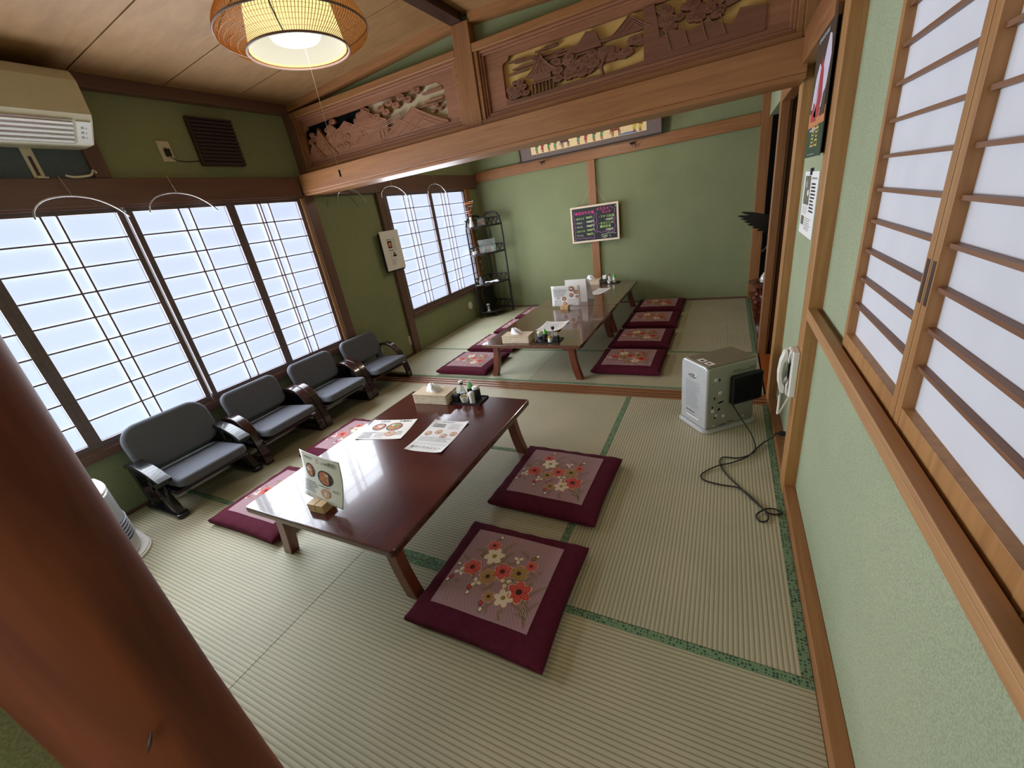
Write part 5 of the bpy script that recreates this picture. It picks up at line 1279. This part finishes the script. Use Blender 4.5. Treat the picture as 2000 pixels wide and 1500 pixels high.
m = MB(); m.box(-.12, .12, -.05, .05, 0, .003); m.box(-.12, -.117, -.05, .05, .003, .085); m.box(.117, .12, -.05, .05, .003, .085); m.box(-.117, .117, -.05, -.047, .003, .085); m.box(-.117, .117, .047, .05, .003, .085); m.build('case_body', 'clear', t)
m = MB(); m.box(-.12, .12, .047, .051, .085, .175); m.build('raised_lid', 'clear', t)
rnd = random.Random(4)
for i in range(9):
    x = -.10+.025*i; m = MB(); h = rnd.uniform(.05, .085); m.tube([(x, rnd.uniform(-.02, .02), .004), (x+rnd.uniform(-.01, .01), rnd.uniform(-.03, .03), h)], .005, 6)
    m.build('small_item', ['pinks', 'white', 'gcap', 'pn', 'yellow', 'navy'][i % 6], t)
t = tag(MB().lathe([(0, 0), (.030, 0), (.034, .03), (.034, .045), (.031, .045), (.028, .006), (0, .006)], seg=18).build('small_dish', 'white', None, at_rack(.055, -.43, 2), smooth=50), 'small white pot on the second rack shelf at the window end', 'pot')
t = thing('garland', 'amber leaf garland hanging down the window-side post of the rack', 'garland', (-3.235, 5.415, .60))
m = MB(); m.tube([(0, 0, 0), (.004, .004, .20), (0, 0, .44), (0, 0, .80)], .0015, 4); m.build('cord', 'pn', t)
m = MB(); rnd = random.Random(8)
for i in range(34):
    z = .01+.79*i/34; a = rnd.uniform(-1.4, 1.4); r = rnd.uniform(.012, .026); s_ = rnd.uniform(.008, .016)
    c = Vector((.006+abs(r*math.cos(a)), r*math.sin(a), z)); m.add([c+Vector((0, -s_, 0)), c+Vector((s_*.4, 0, -s_*1.2)), c+Vector((.002, s_, 0)), c+Vector((-s_*.2, 0, s_*1.3))], [(0, 1, 2, 3)], i % 4)
m.build('leaves', ['glow', 'pn', 'pinks', 'cream'], t, fix=False)
o = tag(MB().lathe([(0, 0), (.026, 0), (.024, .05), (.012, .085), (.012, .105), (0, .107)], seg=16).build('small_bottle', 'bottleglass', None, at_rack(.06, -.41, 1), smooth=50), 'small pale bottle on the third rack shelf at the window end', 'bottle')
m = MB(); n = 10; vs = []; fs = []
for j in range(n+1):
    for i in range(n+1): x, y = -.10+.20*i/n, -.055+.11*j/n; vs.append((x, y, .010+.008*math.sin(i*1.3)*math.cos(j*1.1)+.006*math.sin(i*.6+j)))
for j in range(n):
    for i in range(n): a = j*(n+1)+i; fs.append((a, a+1, a+n+2, a+n+1))
m.add(vs, fs); o = m.build('white_cloth', 'tissue', None, at_rack(.16, -.26, 1), .6, smooth=80, fix=False); md = o.modifiers.new('t', 'SOLIDIFY'); md.thickness = .004
tag(o, 'crumpled white cloth lying on the third rack shelf', 'cloth')
m = MB(); m.box(-.006, .006, -.16, .16, 0, .33); tag(m.build('black_panel', 'blk', None, (RX+.045, RY-.235, TIER[0]+.0025), 0), 'flat black panel standing behind the bottom rack shelf', 'panel')
t = thing('figurine', 'small silver-grey figurine on the bottom shelf of the rack', 'figurine', at_rack(.12, -.42, 0))
MB().lathe([(0, 0), (.032, 0), (.03, .01), (.012, .035), (.020, .055), (.016, .075), (0, .078)], seg=14).build('figurine_base', 'silver', t, smooth=50)
MB().lathe([(0, 0), (.022, .008), (.030, .022), (.020, .038), (0, .044)], (0.0, -.0, .078), 14).build('figurine_head', 'grey', t, smooth=60)
o = MB().lathe([(0, 0), (.052, 0), (.054, .004), (.048, .012), (0, .014)], seg=28, mtx=Matrix.Rotation(PI/2, 4, 'Y')).build('wall_disc', 'cream', None, (XL+.0005, 5.005, .222), smooth=50)
tag(o, 'round pale disc on the wall low behind the rack, under the window', 'disc')

# =================================================================== FAN HEATERS
def heater_body(name): pass
ht = thing('fan_heater', 'silver fan heater on the right-hand mat with its black rear grille showing', 'heater', (.005, 2.565, .001), math.radians(39.8))
# local +X runs along the long rear face, local -Y is the rear face seen from the camera
m = MB(); m.prism(rrect(.385, .275, .04, 6), 0, .012); m.prism(rrect(.375, .265, .036, 6), .012, .020); m.build('base_plate', 'silver', ht, bevel=.003)
m = MB(); m.prism(rrect(.335, .235, .022, 5), .02, .415); m.build('body', 'grey', ht, bevel=.010, seg=3, smooth=45)
m = MB(); m.prism([(y, z) for y, z in [(-.118, .02), (.118, .02), (.118, .40), (.10, .423), (-.10, .423), (-.118, .405)]], -.1735, -.155, 'YZ'); sp_ = m.build('side_panel', 'silver', ht, bevel=.008, seg=3, smooth=45)
m = MB(); m.box(-.15, .165, -.105, .105, .414, .421); m.build('top_plate', 'taupe', ht, bevel=.003)
m = MB(); m.box(-.135, -.095, -.085, -.035, .4212, .4222, 0); m.box(-.135, -.095, -.02, .03, .4212, .4222, 0); m.box(-.128, -.112, -.07, -.05, .4223, .4228, 1); m.box(-.128, -.112, -.01, .01, .4223, .4228, 2); m.build('warning_label', ['cream', 'pn', 'blk'], ht)
# oval badge and text on the side panel (normal -X)
m = MB(); mt = Matrix.Translation((-.1735, .012, .335)) @ Matrix.Rotation(-PI/2, 4, 'Y')
m.lathe([(0, .001), (.02, .0035), (.033, .003), (.036, 0)], (0, 0, 0), 28, 0, mt @ Matrix.Diagonal((.42, 1, 1, 1)))
m.build('oval_badge', 'chrome', ht, smooth=50)
m = MB(); m.nrm = Vector((-.0005, 0, 0)); FS = lambda u, v: Vector((-.1742, .08-u, v)); rnd = random.Random(6)
bars(m, FS, .01, .14, .12, .30, 18, 0, rnd, .5); bars(m, FS, .02, .12, .085, .105, 1, 1, rnd, .5); rect(m, FS, .02, .055, .135, .068, 2); bars(m, FS, .03, .13, .070, .078, 1, 1, rnd)
m.build('printed_instructions', ['inkg', 'ink', 'white'], sp_, fix=False)
gz0, gz1 = .160, .342
gr = MB(); gr.prism(rrect(.205, gz1-gz0, .014, 4, .083, (gz0+gz1)/2), -.146, -.117, 'XZ'); g_ = gr.build('rear_grille', 'blk', ht, bevel=.006)
for k in range(18): MB().box(-.008+.0103*k, -.0045+.0103*k, -.1485, -.1455, gz0+.012, gz1-.012).build('grille_bar', 'void', g_)
for x, z, r in ((-.115, .335, .014), (-.080, .245, .015), (-.125, .135, .014), (-.05, .085, .013), (-.10, .10, .010), (-.115, .035, .006), (.09, .05, .006)):
    m = MB(); mt = Matrix.Translation((x, -.1172, z)) @ Matrix.Rotation(PI/2, 4, 'X'); m.lathe([(r, 0), (r*.8, .004), (r*.3, .006), (0, .006)], (0, 0, 0), 16, 0, mt); m.build('dimple', 'silver', ht, smooth=60)
for x, z in ((-.09, .335), (-.118, .222), (-.130, .165)):
    m = MB(); mt = Matrix.Translation((x, -.1176, z)) @ Matrix.Rotation(PI/2, 4, 'X'); m.lathe([(0, .0008), (.006, .0008), (.006, 0)], (0, 0, 0), 12, 0, mt); m.box(x-.002, x+.002, -.1184, -.1176, z-.014, z); m.build('keyhole', 'void', ht)
for x, z, w_ in ((-.075, .185, .022), (-.085, .140, .010), (-.105, .092, .010)):
    m = MB(); m.prism([(x+w_*math.cos(2*PI*i/9), z+(.006 if w_ > .02 else .009)*math.sin(2*PI*i/9+.5)) for i in range(9)], -.1184, -.1176, 'XZ'); m.build('cut_out', 'void', ht)
m = MB()
for k in range(18):
    m.box(.0+.0085*k, .0045+.0085*k, -.1184, -.1176, .358, .362)
    if k < 6 or k > 12: m.box(.0+.0085*k, .0045+.0085*k, -.1184, -.1176, .368, .372)
m.build('vent_slots', 'void', ht)
MB().box(-.08, -.03, -.1184, -.1176, .030, .033).build('lower_mark', 'void', ht); MB().box(-.02, .02, -.1184, -.1176, .036, .040).build('lower_mark', 'void', ht)
# power cord of the silver heater (a part that moves with it)
def hl(p):   # world -> heater local
    a = -math.radians(39.8); x, y = p[0]-.005, p[1]-2.565; return (x*math.cos(a)-y*math.sin(a), x*math.sin(a)+y*math.cos(a), p[2])
cz = .0045
W_P = [(.085, 2.472, .155), (.135, 2.42, .09), (.19, 2.34, .03), (.205, 2.24, cz), (.175, 2.175, cz), (.120, 2.130, cz), (.045, 2.118, cz), (.035, 2.05, cz), (.065, 1.965, cz), (.115, 1.885, cz), (.175, 1.79, cz), (.225, 1.715, cz), (.225, 1.665, cz), (.195, 1.652, cz), (.185, 1.69, cz), (.222, 1.735, cz+.004), (.262, 1.75, cz), (.283, 1.735, cz), (.262, 1.715, cz), (.222, 1.715, cz+.006), (.17, 1.80, cz+.007), (.115, 1.862, cz+.004), (.04, 1.872, cz), (-.035, 1.89, cz), (-.052, 1.93, cz), (-.02, 1.985, cz), (.03, 2.03, cz+.006), (.09, 2.075, cz+.002), (.16, 2.14, cz+.006), (.205, 2.225, cz+.007), (.245, 2.30, .012), (.285, 2.31, .045), (.300, 2.305, .075)]
m = MB(); m.tube(curve_pts([hl(p) for p in W_P], 6), .0036, 6); m.build('power_cord', 'blk', ht, smooth=70)
m = MB(); m.box(-.028, .0, -.011, .011, -.010, .010); m.tube([(-.028, 0, 0), (-.05, 0, -.004)], [.008, .005], 8)
tag(m.build('cord_plug', 'blk', None, (XR-.002, 2.305, .080)), 'black plug in the low socket under the intercom', 'plug')

h2 = thing('fan_heater', 'grey-white fan heater at the left, half hidden behind the log pillar', 'heater', (-2.85, .40, 0))
# front faces +X, gently curved in plan
def hp_(dx=0, w_=.20):
    P = []
    for i in range(25):
        a = math.radians(-90+180*i/24); c_, s_ = math.cos(a), math.sin(a)
        P.append((-.15+(.315+dx)*max(0, c_)**.62, (w_+dx*.6)*(abs(s_)**.85)*(1 if s_ > 0 else -1)))
    return P
def offs(P, d): 
    return [(x+(d if x > 0 else -d*.3), y*(1+d/.2)) for x, y in P]
m = MB(); m.prism(offs(hp_(), .032), 0, .014); m.prism(offs(hp_(), .026), .014, .022); m.build('base_tray', 'white', h2, bevel=.003)
m = MB(); m.prism(hp_(), .022, .385); m.build('body', 'silver', h2, bevel=.010, seg=3, smooth=40)
m = MB(); m.prism(hp_(), .385, .405); m.build('top_cover', 'white', h2, bevel=.008, seg=3, smooth=40)
m = MB(); m.prism([(x*.7, y*.7) for x, y in hp_()], .405, .4085); m.prism([(x*.5, y*.5) for x, y in hp_()], .4085, .411); m.build('top_ridge', 'white', h2, bevel=.002)
m = MB(); m.prism(hp_(.003), .10, .215); lv_ = m.build('louver_recess', 'navy', h2)
for k in range(6):
    m = MB(); m.prism(hp_(.008), .103+.020*k, .109+.020*k); m.build('louver', 'silver', h2)
m = MB(); m.box(.135, .156, .09, .10, .24, .243); m.build('front_mark', 'blk', h2)

# =================================================================== RIGHT WALL THINGS
ic = thing('intercom_phone', 'white wall intercom handset beside the pillar on the right wall', 'intercom', (.2965, 1.936, .497)); ic.scale = (.62, 1, .87)
m = MB(); m.prism([(x, y) for x, y in [(0, -.045), (-.035, -.045), (-.042, -.038), (-.042, .038), (-.035, .045), (0, .045)]], 0, .235); 
m.build('base_unit', 'white', ic, bevel=.006, seg=3)
m = MB(); m.prism([(-.042, .0), (-.056, .012), (-.058, .055), (-.046, .075), (-.046, .165), (-.060, .185), (-.058, .225), (-.042, .235)], -.036, .036, 'XZ'); m.build('cradle', 'white', ic, bevel=.003)
m = MB(); m.box(-.0475, -.045, -.02, .02, .085, .155); m.build('speaker_slot', 'blk', ic)
H3 = [(-.062, .005), (-.084, .012), (-.102, .060), (-.108, .115), (-.102, .175), (-.084, .225), (-.062, .232), (-.060, .190), (-.078, .170), (-.084, .115), (-.078, .066), (-.060, .048)]
m = MB(); m.prism(H3, -.024, .024, 'XZ'); hs = m.build('handset', 'white', ic, bevel=.006, seg=3)
m = MB(); P = []
for i in range(240): a = 2*PI*i/10; u = i/240; P.append((-.078+.006*math.cos(a), .004+.006*math.sin(a), -.018-.105*u))
m.tube([(-.078, .004, .01), (-.078, .004, -.018)]+P, .0018, 4)
P = []
for i in range(200): a = 2*PI*i/10; u = i/200; P.append((-.070+.045*u+.005*math.cos(a), .002+.005*math.sin(a), -.118+.095*u))
m.tube(P+[(-.025, 0, .004)], .0016, 4); m.build('coiled_cord', 'white', ic)

po = thing('poster', 'dark green and pink poster on a black box panel beside the pillar, reading 直営', 'poster', (0, 0, 0))
po.location = (.285, 2.01, 1.42)
MB().box(.0, .058, -.0, .30, .01, .395).build('box_panel', 'void', po)
MB().box(-.003, 0, -.045, .30, 0, .43).build('poster_sheet', 'pdark', po)
m = MB(); FP = lambda u, v: Vector((-.0034, .30-u, v)); m.nrm = Vector((-.0004, 0, 0))
rect(m, FP, 0, 0, .345, .105, 0); rect(m, FP, 0, .105, .345, .155, 3)
rect(m, FP, .02, .155, .335, .34, 4)
def blobp(P, mi, k): m.add([FP(u, v)+m.nrm*k for u, v in P], [tuple(range(len(P)))], mi)
blobp([(.16, .15), (.24, .16), (.30, .22), (.33, .30), (.30, .36), (.26, .37), (.21, .31), (.17, .24)], 1, 1); blobp([(.03, .17), (.10, .16), (.15, .22), (.16, .29), (.12, .31), (.07, .27)], 1, 1.5)
blobp([(.10, .14), (.20, .13), (.24, .19), (.22, .27), (.17, .33), (.15, .27), (.12, .20)], 2, 2); blobp([(.05, .125), (.16, .12), (.14, .17), (.08, .19), (.05, .16)], 2, 2); blobp([(.11, .15), (.15, .19), (.16, .26), (.145, .22), (.12, .18)], 1, 3); blobp([(.23, .13), (.33, .13), (.33, .22), (.27, .20)], 4, 3)
add_text(m, '直営', .085, FP(.10, .022)+m.nrm*2, (0, -1, 0), (0, 0, 1), 5, 1); bars(m, lambda u, v: FP(u, v)+m.nrm*2, .06, .30, .088, .10, 1, 1, random.Random(1), .7); bars(m, lambda u, v: FP(u, v)+m.nrm*2, .06, .28, .006, .014, 1, 6, random.Random(1), .6); bars(m, lambda u, v: FP(u, v)+m.nrm*2, .05, .30, .37, .40, 1, 6, random.Random(1), .6)
m.build('printing', ['pgreen', 'pwhite', 'pred', 'porange', 'pdark', 'pgold', 'inkg'], po, fix=False)

n2 = thing('article_notice', 'printed article with a landscape photo pinned by a blue clip on the right wall', 'notice', (XR, 2.505, 1.082)); n2.scale = (1, 1.2, 1.18)
MB().box(-.004, -.0005, -.16, .165, 0, .238).build('sheet', 'sheet', n2)
m = MB(); FQ = lambda u, v: Vector((-.0046, .165-u, v)); m.nrm = Vector((-.0004, 0, 0)); rnd = random.Random(9)
rect(m, FQ, .03, .115, .165, .222, 10); rect(m, FQ, .025, .035, .10, .07, 10)
disc(m, FQ(.13, .16)+m.nrm, .02, .012, (0, 1, 0), (0, 0, 1), 0, 10); disc(m, FQ(.08, .19)+m.nrm, .03, .014, (0, 1, 0), (0, 0, 1), 7, 10)
bars(m, FQ, .03, .17, .078, .11, 6, 7, rnd); bars(m, FQ, .12, .28, .02, .07, 6, 7, rnd); bars(m, FQ, .19, .30, .09, .20, 9, 1, rnd, .6); bars(m, FQ, .19, .30, .205, .222, 1, 7, rnd)
m.build('printing', SHEETMATS, n2, fix=False)
MB().box(-.010, .0, -.012, .010, .225, .250).build('blue_clip', 'navy', n2)

# =================================================================== ALCOVE THINGS
rt = thing('root_stand', 'polished tree-root stand on the alcove floor at the far right', 'root stand', (.42, 5.15, .0855))
m = MB(); rnd = random.Random(3)
vs = []; fs = []; n = 28
for j, (r, z) in enumerate(((.02, .222), (.10, .228), (.165, .222), (.175, .205), (.13, .180), (.075, .14), (.06, .09), (.085, .04), (.12, .0), (.0, .0))):
    for i in range(n):
        a = 2*PI*i/n; rr = r*(1+.13*math.sin(3*a+j*.3)+.07*math.sin(7*a+j)); vs.append((rr*math.cos(a), rr*1.1*math.sin(a), z+.008*math.sin(4*a)*(1 if 0 < j < 8 else 0)))
for j in range(9):
    for i in range(n): fs.append((j*n+i, j*n+(i+1) % n, (j+1)*n+(i+1) % n, (j+1)*n+i))
m.add(vs, fs); m.build('root_body', 'root', rt, smooth=60)
m = MB()
for i in range(4): m.lathe([(0, -.02), (.022, -.008), (.02, .012), (0, .02)], (-.085-.02*(i % 2), -.10+.02*(i % 2), .025+.044*i), 10)
m.build('root_knob', 'pn', rt, smooth=60)
gp = tag(MB().lathe([(0, 0), (.035, 0), (.04, .03), (.028, .07), (.012, .09), (.014, .10), (0, .10)], seg=18).build('glass_jar', 'silver', None, (.385, 5.07, .32), smooth=50), 'small silvery jar on the alcove root stand', 'jar')
eg = thing('bird_carving', 'black carved bird with a fanned wing, on a dark perch in the alcove', 'bird carving', (.47, 4.74, .0855))
m = MB(); m.lathe([(0, 0), (.09, 0), (.09, .02), (.03, .04), (0, .045)], seg=20); m.build('perch_base', 'carvblk', eg, smooth=50)
m = MB(); m.tube(curve_pts([(0, 0, .03), (.01, .01, .25), (-.01, 0, .45), (0, 0, .62), (-.01, 0, .72)]), [.028]*8+[.026]*8+[.022]*9, 10); m.tube(curve_pts([(-.01, 0, .60), (-.07, -.02, .66), (-.12, -.03, .63), (-.15, -.03, .60)]), [.018]*12+[.012]*6+[.006], 8); m.build('perch', 'carvblk', eg, smooth=60)
m = MB(); vs = []; fs = []; n = 16
for j, (x, z, rx, rz) in enumerate(((.12, .70, .004, .004), (.07, .74, .035, .03), (.0, .79, .055, .05), (-.05, .83, .05, .048), (-.09, .87, .035, .036), (-.11, .90, .030, .030), (-.135, .905, .022, .02), (-.155, .895, .004, .004))):
    for i in range(n): a = 2*PI*i/n; vs.append((x, rx*math.cos(a), z+rz*math.sin(a)))
for j in range(7):
    for i in range(n): fs.append((j*n+i, j*n+(i+1) % n, (j+1)*n+(i+1) % n, (j+1)*n+i))
m.add(vs, fs); m.build('bird_body', 'carvblk', eg, smooth=70)
m = MB(); m.tube([(-.15, 0, .90), (-.175, 0, .895), (-.185, 0, .878)], [.010, .007, .002], 8); m.build('beak', 'carvblk', eg, smooth=60)
for sy in (-1, 1):
    m = MB()
    for k in range(9):
        q = k/8; x0, z0 = -.03*sy*-1, .89-.012*k
        if sy < 0: x1, z1 = -.385+.030*abs(k-1)+.012*max(0, k-4), .985-.030*k; y1 = -.05
        else: x1, z1 = .20-.02*k, .99-.03*k; y1 = .26
        y0 = sy*.03
        dv = Vector((x1-x0, y1-y0, z1-z0)); nn = Vector((0, 0, 1)).cross(dv).normalized()*.003; up = Vector((0, 0, .014))
        p0, p1 = Vector((x0, y0+.002*k, z0)), Vector((x1, y1+.002*k, z1)); pm = p0+dv*.70; pq = p0+dv*.9
        A_ = [p0-up, pm-up*1.2, pq-up*.75, p1, pq+up*.65, pm+up*1.2, p0+up]
        m.add([p-nn for p in A_]+[p+nn for p in A_], [tuple(range(7)), tuple(range(13, 6, -1))]+[(i, (i+1) % 7, 7+(i+1) % 7, 7+i) for i in range(7)])
    m.build('wing', 'carvblk', eg)
m = MB()
for sy in (-.02, .02):
    for dx_ in (-.02, .0, .02): m.tube([(.0, sy, .76), (dx_, sy*1.2, .72), (dx_*1.6, sy*1.3, .695)], [.010, .006, .003], 6)
m.build('claw', 'carvblk', eg)
